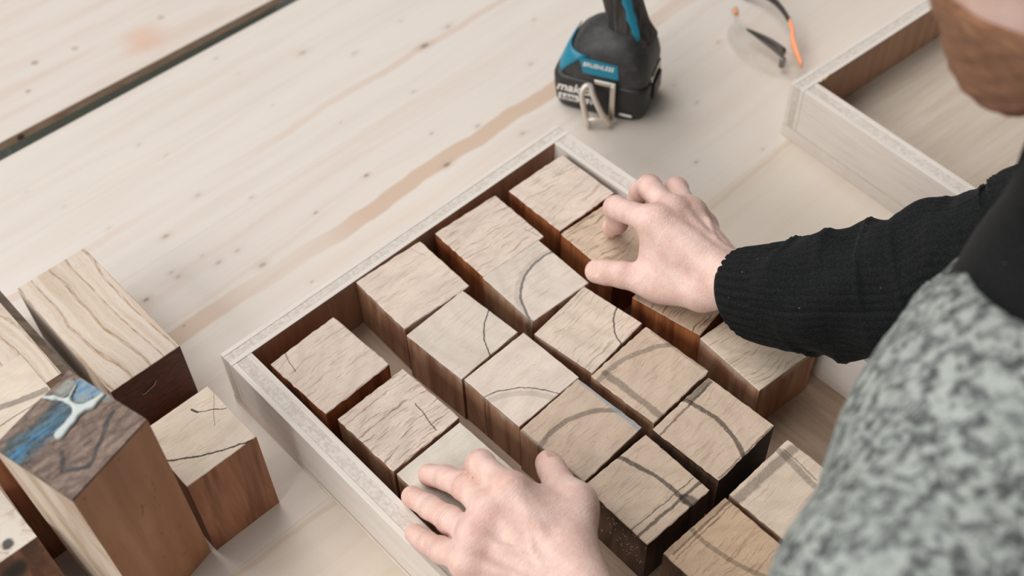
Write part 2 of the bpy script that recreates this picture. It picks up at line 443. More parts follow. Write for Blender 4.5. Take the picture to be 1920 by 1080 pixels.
# ------------------------------------------------------------------ the place
t = NT('concrete_floor'); p = t.obj()
floor_m = t.out(t.mix(t.ramp(t.noise(p, 3, 5.0), 0.3, 0.7), S(52, 54, 52), S(74, 76, 72)), 0.7)
fl = box('floor', -2.2, 3.0, -2.2, 2.6, -0.95, -0.90, floor_m); fl['kind'] = 'structure'

wall_t = NT('dark_blocker_wall'); p = wall_t.obj()
wall_m = wall_t.out(wall_t.mix(wall_t.ramp(wall_t.noise(p, 2, 5.0), 0.3, 0.7), S(70, 66, 62), S(88, 83, 78)), 0.85)
for nm, b_ in (('blocker_wall_south', (-2.2, 3.0, -2.3, -2.2, -0.95, 2.6)), ('blocker_wall_east', (3.0, 3.1, -2.3, 2.6, -0.95, 2.6))):  # unseen walls added to block ambient light from these two sides
    wl = box(nm, *b_, wall_m); wl['kind'] = 'structure'

bench = empty('workbench', (0.2, -0.07, -0.90), label='large pale spruce workbench top carrying the crates, blocks and power tool', cat='workbench')
ys = [0.457, 0.332, 0.2055, 0.035, -0.1455, -0.29, -0.42, -0.60]
tones = [(S(212, 203, 194), S(202, 186, 172)), (S(214, 205, 197), S(205, 190, 176)), (S(214, 204, 195), S(200, 180, 164)), (S(212, 201, 190), S(203, 186, 170)),
         (S(208, 195, 181), S(198, 178, 158)), (S(210, 198, 185), S(200, 182, 165)), (S(210, 198, 185), S(200, 182, 165))]
bands = [None, (0.268, 0.006, S(202, 180, 162), 0.6), (0.103, 0.0125, S(197, 171, 150), 0.9), None, (-0.152, 0.003, S(190, 166, 138), 0.35), None, None]
def local(o, parent):
    """parent while keeping mesh coordinates in world space"""
    o.parent = parent; o.matrix_parent_inverse = Matrix.Translation(parent.location).inverted() if parent.rotation_euler.z == 0 else parent.matrix_basis.inverted()
    return o
for i in range(len(ys) - 1):
    y1, y0 = ys[i], ys[i + 1]
    ks = [k for k in KNOTS if y0 <= k[1] < y1]
    mt = mat_plank(i, tones[i][0], tones[i][1], ks, bands[i])
    pk = local(box('plank', -0.95, 1.45, y0 + 0.00003, y1 - 0.00003, -0.027, 0.0, mt, None, 0.00006), bench)
    if i == 0:      # the far edge runs slightly out of parallel
        for v in pk.data.vertices:
            if v.co.y > 0.45: v.co.y = 0.4592 - 0.0123 * v.co.x + (v.co.y - 0.457)
leg_m = mat_ply('bench_leg_wood', S(200, 182, 164), S(180, 158, 138), 'z')
for x in (-0.85, 1.3):
    for y in (-0.52, 0.38):
        local(box('leg', x, x + 0.07, y - 0.035, y + 0.035, -0.90, -0.027, leg_m, None, 0.002), bench)

far = empty('work_table', (0.2, 0.9, -0.90), label='second pale wooden table beyond the narrow dark gap, upper left', cat='table')
far_top = NT('far_table_top'); p = far_top.obj()
s1 = far_top.noise(far_top.mapping(p, rot=(0, 0, -0.85), scale=(1, 9, 1)), 4, 3.0)
blot = far_top.ramp(far_top.vmath('LENGTH', far_top.vmath('MULTIPLY', far_top.vmath('SUBTRACT', far_top.vmath('ADD', p, far_top.vmath('SCALE', far_top.noise(p, 14, 3.0, color=True), 0.06)), (0.262, 0.078, 0.0)), (1, 1.3, 0))), 0.045, 0.005, 0, 0.5)
c_ = far_top.mix(far_top.ramp(s1, 0.4, 0.7), S(210, 200, 191), S(204, 189, 177))
c_ = far_top.mix(blot, c_, S(206, 158, 128))
for (kx, ky, kr, ks) in ((0.109, 0.101, 0.003, .45), (0.1585, 0.091, .003, .3), (0.269, 0.069, .003, .3), (0.078, 0.059, .0025, .4)):
    d = far_top.vmath('DISTANCE', p, (kx, ky, 0)); c_ = far_top.mix(far_top.ramp(d, kr * 2, kr, 0, ks), c_, S(110, 84, 66))
ft_m = far_top.out(c_, 0.65, Specular_IOR_Level=0.25)
fe = NT('far_table_edge'); p = fe.obj()
fe_c = fe.mix(fe.ramp(fe.noise(fe.mapping(p, scale=(1, 1, 8)), 40, 4.0), 0.35, 0.7), S(206, 180, 156), S(172, 142, 116))
fe_m = fe.out(fe.mix(fe.ramp(fe.vmath('DISTANCE', p, (0.035, 0, -0.007)), 0.006, 0.003, 0, 0.85), fe_c, S(70, 44, 30)), 0.7)
bm = bmesh.new(); box_bm(bm, -0.7, 1.3, 0.0, 0.82, -0.0112, 0.0, 0.0005)
fp = obj_bm('table_panel', bm, [ft_m, fe_m])
for f in fp.data.polygons: f.material_index = 0 if abs(f.normal.z) > 0.7 else 1
fp.rotation_euler = (0, 0, math.radians(-1.25)); fp.location = (0, 0.4868, 0)
local(fp, far)
rail_m = plain('green_grey_paint', S(196, 210, 198), 0.5)
local(box('rail', 0.022, 0.415, 0.512, 0.56, -0.10, -0.0116, rail_m, None, 0.002), far)
for x in (-0.6, 1.1):
    local(box('leg', x, x + 0.06, 1.1, 1.16, -0.90, -0.0116, rail_m, None, 0.002), far)
    local(box('leg', x, x + 0.06, 0.64, 0.70, -0.90, -0.0116, rail_m, None, 0.002), far)

# ------------------------------------------------------------------ crates
ply_x = mat_ply('plywood_face_x', S(221, 213, 205), S(215, 205, 195), 'x')
ply_y = mat_ply('plywood_face_y', S(221, 213, 205), S(215, 205, 195), 'y')
ply_in = mat_ply('plywood_inner_shaded', S(186, 148, 121), S(168, 130, 104), 'z', 1.4)  # same pale ply, with the inner walls' shade browned into the colour
ply_floor = mat_ply('plywood_floor_shaded', S(190, 166, 145), S(172, 146, 124), 'y', 1.6)  # the person's shade over this crate floor is put into its tone
ply_floor2 = mat_ply('plywood_floor_pale', S(198, 184, 169), S(188, 171, 154), 'x', 1.2)
core_m = mat_core('plywood_core')
def crate(loc, rz, label, wid, inner, inner_x, fb, floor_mat):
    root = empty('wooden_crate', loc, rz, label, 'crate', 'shallow plywood crates')
    vt = 0.0052
    def veneer(x0, x1, y0, y1, m_face, m_edge, c):
        v = box('veneer', x0, x1, y0, y1, fb, H, [m_face, m_edge], c, 0.0003)
        for f in v.data.polygons: f.material_index = 1 if (abs(f.normal.z) > 0.6 or (abs(f.normal.x) > 0.6 and x1 - x0 > 0.1)) else 0
    def panel(x0, x1, y0, y1, along, m_out, m_in_lo, m_in_hi):
        # three-ply panel: core a hair lower than the face veneers
        c = box('side_panel', x0 + (0 if along == 'x' else vt), x1 - (0 if along == 'x' else vt), y0 + (vt if along == 'x' else 0), y1 - (vt if along == 'x' else 0), fb, H - 0.0004, core_m, root, 0.0002)
        if along == 'x':
            veneer(x0, x1, y0, y0 + vt, m_in_lo, m_out, c); veneer(x0, x1, y1 - vt, y1, m_in_hi, m_out, c)
        else:
            veneer(x0, x0 + vt, y0, y1, m_in_lo, m_out, c); veneer(x1 - vt, x1, y0, y1, m_in_hi, m_out, c)
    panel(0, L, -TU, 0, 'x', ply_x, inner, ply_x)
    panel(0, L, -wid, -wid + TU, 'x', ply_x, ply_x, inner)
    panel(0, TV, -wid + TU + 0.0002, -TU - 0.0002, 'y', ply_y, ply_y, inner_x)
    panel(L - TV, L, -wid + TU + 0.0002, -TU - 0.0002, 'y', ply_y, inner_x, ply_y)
    bp_ = box('bottom_panel', -0.0006, L + 0.0006, -wid - 0.0006, 0.0006, 0.0, fb - 0.0002, [floor_mat, ply_x], root, 0.0004)
    for f in bp_.data.polygons: f.material_index = 0 if f.normal.z > 0.6 else 1
    return root
crate((0, 0, 0), 0, 'open plywood crate filled with rows of square wooden blocks', W, ply_in, ply_y, FLOOR_T, ply_floor)
c2 = crate((0.6565, -0.1335, 0), math.radians(-4.2), 'empty shallow plywood crate at the upper right below the bearded face', W, ply_in, ply_y, 0.0165, ply_floor2)
chip_m = plain('splinter_wood', S(214, 190, 160), 0.7)
tube_path('splinter', [(0.031, -0.0195, 0.0735), (0.037, -0.0225, 0.083)], [0.0011, 0.0004], chip_m, c2, 6)
tube_path('splinter', [(0.026, -0.0195, 0.0735), (0.031, -0.0195, 0.079)], [0.0009, 0.0003], chip_m, c2, 6)

# ------------------------------------------------------------------ blocks
def block_mesh(name, sx, sy, h, mats, jit, seed, n=16, z0=0.0, dark_face=False, chamfer=None):
    r = random.Random(seed); per = []
    c = [(-sx / 2, -sy / 2), (sx / 2, -sy / 2), (sx / 2, sy / 2), (-sx / 2, sy / 2)]
    for k in range(4):
        a, b = c[k], c[(k + 1) % 4]
        for j in range(n):
            f = j / n; per.append((a[0] + (b[0] - a[0]) * f, a[1] + (b[1] - a[1]) * f, k))
    N = len(per); vs = []
    for (x, y, k) in per: vs.append((x, y, z0))
    for (x, y, k) in per: vs.append((x, y, h - 0.0016))
    for i, (x, y, k) in enumerate(per):
        d = jit * (r.random() ** 2) * (0.2 if i % n == 0 else 1)
        nx, ny = ((0, -1), (1, 0), (0, 1), (-1, 0))[k]
        if i % n == 0: nx = ny = 0
        vs.append((x + nx * d * 0.7, y + ny * d * 0.7, h - 0.0004 - r.random() * jit * 0.5))
    for i, (x, y, k) in enumerate(per): vs.append((x * (1 - 0.0010 / sx), y * (1 - 0.0010 / sy), h))
    fs = []; fm = []
    for lev in range(3):
        for i in range(N):
            j = (i + 1) % N
            fs.append((lev * N + i, lev * N + j, (lev + 1) * N + j, (lev + 1) * N + i))
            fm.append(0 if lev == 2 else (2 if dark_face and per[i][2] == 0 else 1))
    fs.append(tuple(3 * N + i for i in range(N))); fm.append(0)
    fs.append(tuple(reversed(range(N)))); fm.append(1)
    return obj_from(name, vs, fs, mats, None, False, fm)

PINK = S(214, 196, 182); GREY = S(206, 193, 181); TAN = S(194, 173, 154); BRN = S(190, 163, 137)
RED = (S(164, 100, 60), S(104, 52, 28)); MID = (S(168, 128, 100), S(126, 84, 60)); DRK = (S(104, 78, 62), S(56, 40, 32))
# key: base, dark, ring centre, freq, streak, streak dir, saw, jitter, side, pale, label
BK = {
 'a': (PINK, S(160, 132, 110), (-.06, .06), 380, .50, -.25, .1, .0013, RED, .0, 'rough pale block in the crate corner nearest the loose blocks, with short pencil tick'),
 'b': (PINK, S(140, 110, 88), (.05, -.10), 300, .75, -.45, .1, .0012, MID, .3, 'heavily grooved pale block just above the left hand, dotted dark line on top'),
 'c': (S(204, 195, 183), S(164, 148, 130), (.10, .0), 260, .18, .3, .2, .0004, MID, .5, 'smooth greyish block under the fingertips of the left hand'),
 'd': (PINK, S(168, 142, 120), (.0, -.09), 330, .45, .9, .1, .0012, MID, .75, 'pale block tight against the long crate wall, beside the wide floor gap'),
 'e': (GREY, S(158, 138, 118), (.09, .01), 300, .22, -.15, .3, .0004, MID, .8, 'smooth pale block with a thin dark arc, just above the long-curved-line block'),
 'f': (S(210, 195, 182), S(160, 140, 120), (.01, -.075), 300, .15, .2, .2, .0005, MID, .8, 'pale block with one long thin curved line across its lower half'),
 'g': (TAN, S(132, 110, 90), (.03, -.10), 330, .30, .0, .25, .0009, MID, .4, 'brown block with a hatched dark arc and a blue-grey strip along one edge'),
 'h': (TAN, S(132, 110, 90), (-.09, -.09), 330, .28, .1, .25, .0009, DRK, .0, 'block right of the left thumb, thick dark vein crossing two straight dark lines'),
 'i': (PINK, S(150, 122, 98), (.01, -.08), 300, .65, -.2, .1, .0012, RED, .0, 'pale grooved block with orange-brown side, next to the far corner block'),
 'j': (GREY, S(156, 136, 116), (.05, -.0), 300, .25, .8, .15, .0005, MID, .75, 'block with a bold dark half-circle arc, just left of the right thumb'),
 'k': (S(208, 191, 175), S(134, 112, 92), (.10, .02), 300, .45, -.6, .15, .0006, MID, .5, 'finely lined pale block with thin dark curve, directly below the right thumb'),
 'l': (TAN, S(138, 112, 90), (-.05, .07), 330, .30, -.2, .3, .0012, MID, .3, 'block framed by blurry grey bands on three edges, in the middle of the crate'),
 'm': (TAN, S(136, 112, 90), (-.08, .03), 330, .30, .9, .3, .0010, DRK, .0, 'block with curved dark band and black side face, left of the bare floor'),
 'n': (PINK, S(156, 130, 106), (.05, .03), 300, .55, 1.0, .1, .0011, RED, .0, 'pale grooved block in the far crate corner nearest the power tool'),
 'o': (S(202, 180, 158), S(120, 94, 70), (.06, .06), 300, .80, -.75, .1, .0009, RED, .0, 'grooved block gripped between the thumb and fingers of the right hand'),
 'p': (S(186, 161, 138), S(92, 70, 52), (.06, .06), 300, .90, -.85, .1, .0006, RED, .0, 'dark-streaked block half hidden under the right palm'),
 'q': (S(212, 194, 173), S(120, 94, 72), (.05, .05), 420, .50, .45, .55, .0005, MID, .65, 'block under the black sleeve cuff with fine crossing saw marks'),
 'r': (S(202, 184, 166), S(140, 116, 96), (.05, .08), 300, .25, -.3, .3, .0012, MID, .3, 'block with a broad grey band partly hidden behind the grey vest'),
 's': (BRN, S(122, 92, 66), (-.05, -.09), 330, .50, -.3, .3, .0009, DRK, .2, 'warm brown striped block nearest the bottom edge beside the grey vest'),
}
for sd, k in enumerate(BK):
    base, dark, ringc, fr, stk, sdir, saw, jit, side, pale, lab = BK[k]
    cx, cy, ang, su, sv = BLOCKS[k]
    vn = VEINS.get(k, [])
    top = mat_end('end_grain_' + k, base, dark, vn, ringc, fr, stk, sdir, saw, sd * 1.7, 0.25 + 0.5 * stk)
    sm = mat_side('long_grain_' + k, side[0], side[1], min(1, pale * 1.15), 0.015, [v for v in vn if v[3] > 0.5 and v[0] == 'arc'], sd * 2.1)
    mats = [top, sm]
    if k in 'm': mats.append(plain('black_shaded_side', S(24, 26, 25), 0.6))  # shade on this block's near side painted in as near-black
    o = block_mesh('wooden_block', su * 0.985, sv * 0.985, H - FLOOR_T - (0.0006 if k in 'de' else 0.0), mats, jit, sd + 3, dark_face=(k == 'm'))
    o.location = (cx, cy, FLOOR_T); o.rotation_euler = (0, 0, math.radians(ang))
    tag(o, lab, 'block', 'square blocks packed in the crate')

# loose stock at the left
def loose(name, x0, x1, y0, y1, h, top, side, lab, jit=0.0004, seed=1, rz=0.0, extra=None):
    o = block_mesh(name, x1 - x0, y1 - y0, h, [top, side] + ([extra] if extra else []), jit, seed, dark_face=extra is not None)
    o.location = ((x0 + x1) / 2, (y0 + y1) / 2, 0); o.rotation_euler = (0, 0, rz)
    return tag(o, lab, 'block', 'loose blocks on the bench')
def mat_oak(name, seed):
    t = NT(name); p = t.obj()
    w = t.noise(t.mapping(p, (seed, 0, 0), scale=(1, 0.4, 1)), 14, 2.0)
    px = t.vmath('ADD', p, t.n('ShaderNodeCombineXYZ', None, X=t.math('MULTIPLY', w, 0.05)).outputs[0])
    g = t.noise(t.mapping(px, (seed, 0, 0), scale=(12, 0.5, 1)), 11, 2.0, 0.5)
    lines = t.math('SINE', t.math('MULTIPLY', t.n('ShaderNodeSeparateXYZ', None, Vector=px).outputs[0], 350.0))
    pore = t.noise(t.mapping(px, scale=(90, 5, 1)), 14, 3.0, 0.7)
    col = t.mix(t.ramp(g, 0.35, 0.7), S(212, 197, 182), S(198, 179, 160))
    f = t.math('MULTIPLY', t.ramp(lines, 0.80, 1.0), t.ramp(pore, 0.38, 0.62, 0.1, 0.85))
    col = t.mix(f, col, S(146, 112, 82))
    col = t.mix(t.ramp(pore, 0.55, 0.72, 0, 0.5), col, S(150, 120, 92))
    return t.out(col, 0.65, t.bump(pore, 0.25, 0.0008), Specular_IOR_Level=0.2)
oak = mat_oak('oak_face', 0.0); oak_b = mat_oak('oak_face_weathered', 4.0)
wax_t = NT('dark_sealed_end'); p = wax_t.obj()
wx = wax_t.noise(wax_t.mapping(p, rot=(0, 0.9, 0), scale=(6, 1, 60)), 12, 3.0, 0.65)
wax = wax_t.out(wax_t.mix(wax_t.ramp(wx, 0.4, 0.72), S(70, 34, 18), S(134, 66, 30)), 0.45, wax_t.bump(wx, 0.5, 0.001))
beam = loose('wooden_beam', -0.0945, -0.0215, 0.0335, 0.2015, 0.0745, oak, oak_b, 'long pale oak offcut with bold grain, dark sealed end and a bent staple', 0.0003, 11, math.radians(0.3), wax)
tube_path('staple', [(-0.013, -0.0842, 0.047), (-0.010, -0.0850, 0.046), (0.001, -0.0850, 0.049), (0.004, -0.0842, 0.052)], 0.0005, plain('staple_steel', S(214, 212, 206), 0.3, 0.6), beam, 6)

# weathered-edge beam at the frame edge: chamfered right edge
bm = bmesh.new()
prof = [(-0.092, 0.0), (-0.013, 0.0), (-0.012, 0.066), (-0.0205, 0.0745), (-0.092, 0.0745)]
a_ = [bm.verts.new((x, 0.075, z)) for x, z in prof]; b_ = [bm.verts.new((x, -0.075, z)) for x, z in prof]
for i in range(5):
    j = (i + 1) % 5; f = bm.faces.new((a_[i], b_[i], b_[j], a_[j])); f.material_index = 1 if i in (1, 2) else 0
bm.faces.new(list(reversed(a_))); bm.faces.new(b_)
bmesh.ops.recalc_face_normals(bm, faces=bm.faces)
wane = mat_side('grey_wane', S(140, 124, 110), S(104, 88, 76), 0, 0.01, (), 3.0)
o = obj_bm('wooden_beam', bm, [oak_b, wane]); o.location = (-0.0945, 0.158, 0); tag(o, 'pale offcut with a grey-brown bevelled edge, cut by the left edge of the photo', 'block', 'loose blocks on the bench')

b5_top = mat_end('cracked_end_grain', S(212, 196, 178), S(166, 140, 118), VEINS['b5'], (0.0, 0.05), 260, .3, .7, .1, 31.0, .3)
brown_side = mat_side('brown_long_grain', S(168, 118, 88), S(122, 78, 54), 0, 0.01, (), 12.0)
loose('wooden_block', -0.1045, -0.0365, -0.1185, -0.0475, 0.110, b5_top, brown_side, 'squat brown-sided block with a cracked pale top, between the tall block and the crate', 0.0003, 5)
b3_top = mat_end('banded_end_grain', S(208, 194, 178), S(168, 146, 126), VEINS['b3'], (0.05, 0.05), 260, .2, .4, .1, 17.0, .25)
loose('wooden_block', -0.2125, -0.141, -0.026, 0.051, 0.160, b3_top, brown_side, 'upright block with a grey band across its pale top, behind the blue-painted block', 0.0003, 6)
kt = NT('knotty_end_grain'); p = kt.obj()
k1 = kt.noise(p, 60, 4.0, 0.6, 1.0)
kcol = kt.mix(kt.ramp(k1, 0.45, 0.7), S(206, 196, 184), S(174, 152, 130))
for (kx, ky, kr) in ((0.008, -0.012, 0.004), (0.018, -0.028, 0.006), (-0.006, -0.03, 0.004)):
    d = kt.math('ADD', kt.vmath('DISTANCE', kt.vmath('MULTIPLY', p, (1, 1, 0)), (kx, ky, 0)), kt.math('MULTIPLY', k1, 0.006))
    kcol = kt.mix(kt.ramp(d, kr + 0.003, kr, 0, 0.92), kcol, S(30, 24, 18))
k_top = kt.out(kcol, 0.65, kt.bump(k1, 0.2, 0.001))
ks_ = NT('knotty_long_grain'); p = ks_.obj()
kk = ks_.noise(ks_.mapping(p, scale=(1, 1, 0.3)), 45, 4.0, 0.6, 1.4)
kc = ks_.mix(ks_.ramp(kk, 0.35, 0.65), S(150, 102, 74), S(92, 58, 40))
d = ks_.math('ADD', ks_.vmath('DISTANCE', p, (0.010, -0.037, 0.100)), ks_.math('MULTIPLY', kk, 0.02))
kc = ks_.mix(ks_.ramp(d, 0.026, 0.016, 0, 0.95), kc, S(22, 18, 14))
k_side = ks_.out(kc, 0.55)
loose('wooden_block', -0.2905, -0.2145, -0.0805, -0.0050, 0.120, k_top, k_side, 'knotty block with black knots at the lower left edge of the photo', 0.0003, 8)
# ------------------------------------------------------------------ tall painted block (slightly leaning prism)
rv = Vector((0.081, 0.0308, -1.3218)); Rt = Quaternion(rv.normalized(), rv.length).to_matrix()
tc = Vector((-0.1595, -0.1066, 0.2376)); ax_ = Rt @ Vector((0, 0, 1))
ORG = Vector((-0.16, -0.115, 0))
tops = []; bots = []
NP = 12
corn = [(-.0381, -.0375), (.0381, -.0375), (.0381, .0375), (-.0381, .0375)]
pr = random.Random(5)
for k in range(4):
    a, b = corn[k], corn[(k + 1) % 4]
    for j in range(NP):
        f = j / NP; x = a[0] + (b[0] - a[0]) * f; y = a[1] + (b[1] - a[1]) * f
        P = tc + Rt @ Vector((x, y, 0)); q = P - ax_ * (P.z / ax_.z)
        tops.append(P - ORG); bots.append(q - ORG)
N = len(tops); vs = list(bots)
ctr = sum((Vector(v) for v in tops), Vector()) / N
vs += [v - Vector((0, 0, .002)) for v in tops]
vs += [v + (v - ctr) * -0.012 + Vector((0, 0, -pr.random() * .0006)) for v in tops]
fs = []; fm = []
for lev in range(2):
    for i in range(N):
        j = (i + 1) % N; fs.append((lev * N + i, lev * N + j, (lev + 1) * N + j, (lev + 1) * N + i)); fm.append(0 if lev else (2 if i // NP == 0 else 1))
fs.append(tuple(2 * N + i for i in range(N))); fm.append(0); fs.append(tuple(reversed(range(N)))); fm.append(1)
pt = NT('weathered_painted_top'); p = pt.obj()
g1 = pt.noise(pt.mapping(p, rot=(0, 0, 0.6), scale=(1, 3, 1)), 70, 4.0, 0.65, 0.5)
g2 = pt.noise(p, 220, 3.0)
col = pt.mix(pt.ramp(g1, 0.32, 0.7), S(84, 62, 50), S(136, 112, 96))
col = pt.mix(pt.ramp(g2, 0.55, 0.75, 0, 0.5), col, S(70, 52, 44))
flat = pt.vmath('MULTIPLY', p, (1, 1, 0))
warp = pt.vmath('ADD', flat, pt.vmath('MULTIPLY', pt.vmath('SUBTRACT', pt.noise(p, 75, 3.0, color=True), (.5, .5, .5)), (0.018, 0.018, 0)))
def pseg(P_, a, b):
    a = Vector((a[0] - ORG.x, a[1] - ORG.y, 0)); b = Vector((b[0] - ORG.x, b[1] - ORG.y, 0)); ba = b - a
    pa = pt.vmath('SUBTRACT', P_, tuple(a)); hh = pt.math('MULTIPLY', pt.vmath('DOT_PRODUCT', pa, tuple(ba)), 1 / ba.dot(ba), clamp=True)
    sc = pt.n('ShaderNodeVectorMath', {'operation': 'SCALE'}, _0=tuple(ba)); pt.set(sc, 'Scale', hh)
    return pt.vmath('DISTANCE', pa, sc.outputs[0])
d = pseg(warp, (-.196, -.094), (-.138, -.087))
col = pt.mix(pt.ramp(d, .014, .008, 0, .9), col, S(34, 54, 58))
col = pt.mix(pt.math('MULTIPLY', pt.ramp(d, .010, .004), pt.ramp(g1, .42, .55)), col, S(58, 96, 114))
stp = pt.noise(pt.mapping(p, rot=(0, 0, -0.62), scale=(4, 60, 1)), 8, 1.0)
d2 = pseg(warp, (-.200, -.097), (-.170, -.096))
col = pt.mix(pt.math('MULTIPLY', pt.ramp(d2, .010, .006), pt.ramp(stp, .56, .62)), col, S(20, 128, 186))
d3 = pseg(warp, (-.134, -.084), (-.121, -.092))
col = pt.mix(pt.ramp(d3, .009, .005, 0, .95), col, S(62, 124, 170))
d4 = pseg(warp, (-.142, -.078), (-.126, -.090))
col = pt.mix(pt.math('MULTIPLY', pt.ramp(d4, .014, .009, 0, .8), pt.ramp(g1, .4, .6)), col, S(150, 158, 152))
w2 = pt.vmath('ADD', flat, pt.vmath('MULTIPLY', pt.vmath('SUBTRACT', pt.noise(p, 60, 2.0, color=True), (.5, .5, .5)), (0.006, 0.006, 0)))
for a, b in (((-.1457, -.1256), (-.1639, -.1381)), ((-.1639, -.1381), (-.1800, -.1290)), ((-.128, -.112), (-.1457, -.1256)), ((-.172, -.116), (-.180, -.128))):
    col = pt.mix(pt.ramp(pseg(w2, a, b), .0022, .0012, 0, .85), col, S(40, 32, 28))
paint_top = pt.out(col, 0.45, pt.bump(g1, 0.6, 0.003))
ts = NT('warm_long_grain'); p = ts.obj()
gg = ts.noise(ts.mapping(p, scale=(1, 1, 0.10)), 40, 4.0, 0.55, 0.5); sp = ts.noise(ts.mapping(p, rot=(0.3, 0.2, 0), scale=(1, 1, 0.35)), 190, 2.0)
col = ts.mix(ts.ramp(gg, 0.35, 0.7), S(186, 140, 106), S(164, 116, 84))
col = ts.mix(ts.ramp(sp, 0.62, 0.74, 0, 0.6), col, S(118, 78, 54))
tall_side = ts.out(col, 0.5, Specular_IOR_Level=0.3)
pale_side = mat_side('pale_lit_face', S(206, 190, 172), S(178, 156, 134), 0, 0.01, (), 9.0)  # left side paler: light from the left put into its colour
tall = obj_from('wooden_block', vs, fs, [paint_top, tall_side, pale_side], None, False, fm)
tall.location = ORG; tag(tall, 'tall upright block with blue paint and a white drip on its dark rough top', 'block', 'loose blocks on the bench')
# hardened white drip lying on the painted top
def on_top(x, y):
    n_ = ax_; return tc.z - (n_.x * (x - tc.x) + n_.y * (y - tc.y)) / n_.z
dp = [((-.1657, -.103), (-.1537, -.0991), .0042, .0030), ((-.1537, -.0991), (-.1450, -.0950), .0030, .0036), ((-.1450, -.0950), (-.1367, -.0975), .0036, .0034), ((-.1367, -.0975), (-.1263, -.0962), .0034, .0022),
      ((-.1450, -.0950), (-.1470, -.0830), .0030, .0016), ((-.1470, -.0830), (-.1530, -.0740), .0014, .0018), ((-.1470, -.0830), (-.1360, -.0760), .0012, .0010), ((-.1530, -.0740), (-.1580, -.0690), .0018, .0014)]
G, lo, h_ = grid((-.178, -.112, .225), (-.118, -.060, .255), 0.0008)
F = None
for a, b, ra, rb in dp:
    f = rc(G, (a[0], a[1], on_top(*a)), (b[0], b[1], on_top(*b)), ra, rb)
    F = f if F is None else smin(F, f, .003)
top_plane = ((G - np.array(tc, np.float32)) @ np.array(ax_, np.float32))
F = smax(F, top_plane - .0016, .0016)
V_, Q_ = surface_nets(F, lo, h_)
glue_m = plain('milky_resin', S(166, 174, 170), 0.15, 0.0, Coat_Weight=0.5)
obj_from('paint_drip', V_ - np.array(ORG), Q_, glue_m, tall, True)

# ------------------------------------------------------------------ cordless tool standing on its battery
blk = plain('black_plastic', S(34, 34, 34), 0.42)
rub_t = NT('grip_rubber'); p = rub_t.obj()
rg = rub_t.noise(rub_t.mapping(p, scale=(1, 1, 0.08)), 260, 2.0)
rub = rub_t.out(rub_t.mix(rub_t.ramp(rg, .4, .65), S(38, 36, 34), S(74, 68, 64)), 0.6, rub_t.bump(rg, 0.7, 0.002))
hous_t = NT('dusty_black_housing'); p = hous_t.obj()
hd = hous_t.noise(p, 90, 4.0)
hous = hous_t.out(hous_t.mix(hous_t.ramp(hd, .45, .75), S(44, 44, 44), S(66, 65, 63)), 0.5)
teal = plain('teal_plastic', S(14, 120, 146), 0.42)
white_p = plain('white_print', S(228, 224, 218), 0.5)
chrome = plain('steel_clip', S(205, 198, 186), 0.22, 1.0)
clipw = plain('clip_beige_reflection', S(210, 198, 186), 0.35, 0.35)  # beige reflections on the metal loop put into its colour
tool = empty('cordless_power_tool', (0.563, 0.050, 0.0), math.radians(-63.5), 'black and teal cordless power tool standing upright on its battery', 'power tool')
bat = loft('battery', [superell(0, 0, z, a, b, 6, 48) for z, a, b in ((0, .0490, .0325), (.002, .0515, .0345), (.010, .0545, .0365), (.028, .0565, .0375), (.043, .0570, .0375), (.047, .0555, .0362), (.049, .053, .034))], blk, tool)
text_mesh('brand_lettering', 'makita', 0.0165, white_p, bat, (-.0275, -.0378, .0335), (PI / 2, 0, 0), shear=0.25, bold=0.0003)
box('capacity_plate', -.0465, -.0225, -.03775, -.0368, .0145, .0235, white_p, bat, .0006)
text_mesh('capacity_lettering', '5.0Ah', 0.0085, blk, bat, (-.0345, -.0380, .0190), (PI / 2, 0, 0), bold=0.0001)
text_mesh('voltage_lettering', '/18V', 0.0105, white_p, bat, (-.0140, -.0379, .0190), (PI / 2, 0, 0), shear=0.2, bold=0.0002)
box('rating_label', .026, .041, -.0372, -.0362, .0085, .0115, white_p, bat, .0003)
box('release_button', .0565, .0605, -.014, .014, .022, .046, blk, tool, .0015, 2)
box('latch_plate', .0540, .0575, -.018, .018, .049, .058, chrome, tool, .0008)
foot = loft('base_housing', [superell(cx, 0, z, a, b, p_, 48) for z, cx, a, b, p_ in ((.0485, .003, .0510, .0365, 5), (.052, .003, .0525, .0375, 5), (.064, .004, .0520, .0385, 4.5), (.076, .006, .0480, .0375, 4), (.088, .008, .0425, .0350, 3.4), (.097, .010, .0360, .0310, 3), (.104, .014, .0290, .0260, 2.6), (.110, .019, .0235, .0205, 2.4))], hous, tool)
def side_patch(name, prof, y_off, mat, parent, lean=0.0):
    vs = []; n = len(prof)
    for x, z in prof: vs.append((x, -(.0385 + y_off) + lean * (z - .064), z))
    for x, z in prof: vs.append((x, -(.0385 + y_off) + .003 + lean * (z - .064), z))
    fs = [tuple(range(n)), tuple(reversed(range(n, 2 * n)))] + [((i + 1) % n, i, n + i, n + (i + 1) % n) for i in range(n)]
    return obj_from(name, vs, fs, mat, parent)
panel = side_patch('teal_panel', [(-.0235, .0810), (-.0175, .0615), (.0235, .0615), (.0215, .0790)], .0006, teal, foot, 0.10)
text_mesh('panel_lettering', 'BRUSHLESS', 0.0072, white_p, panel, (-.0005, -.0386, .0735), (PI / 2 - .10, 0, 0), shear=0.2, bold=0.0001)
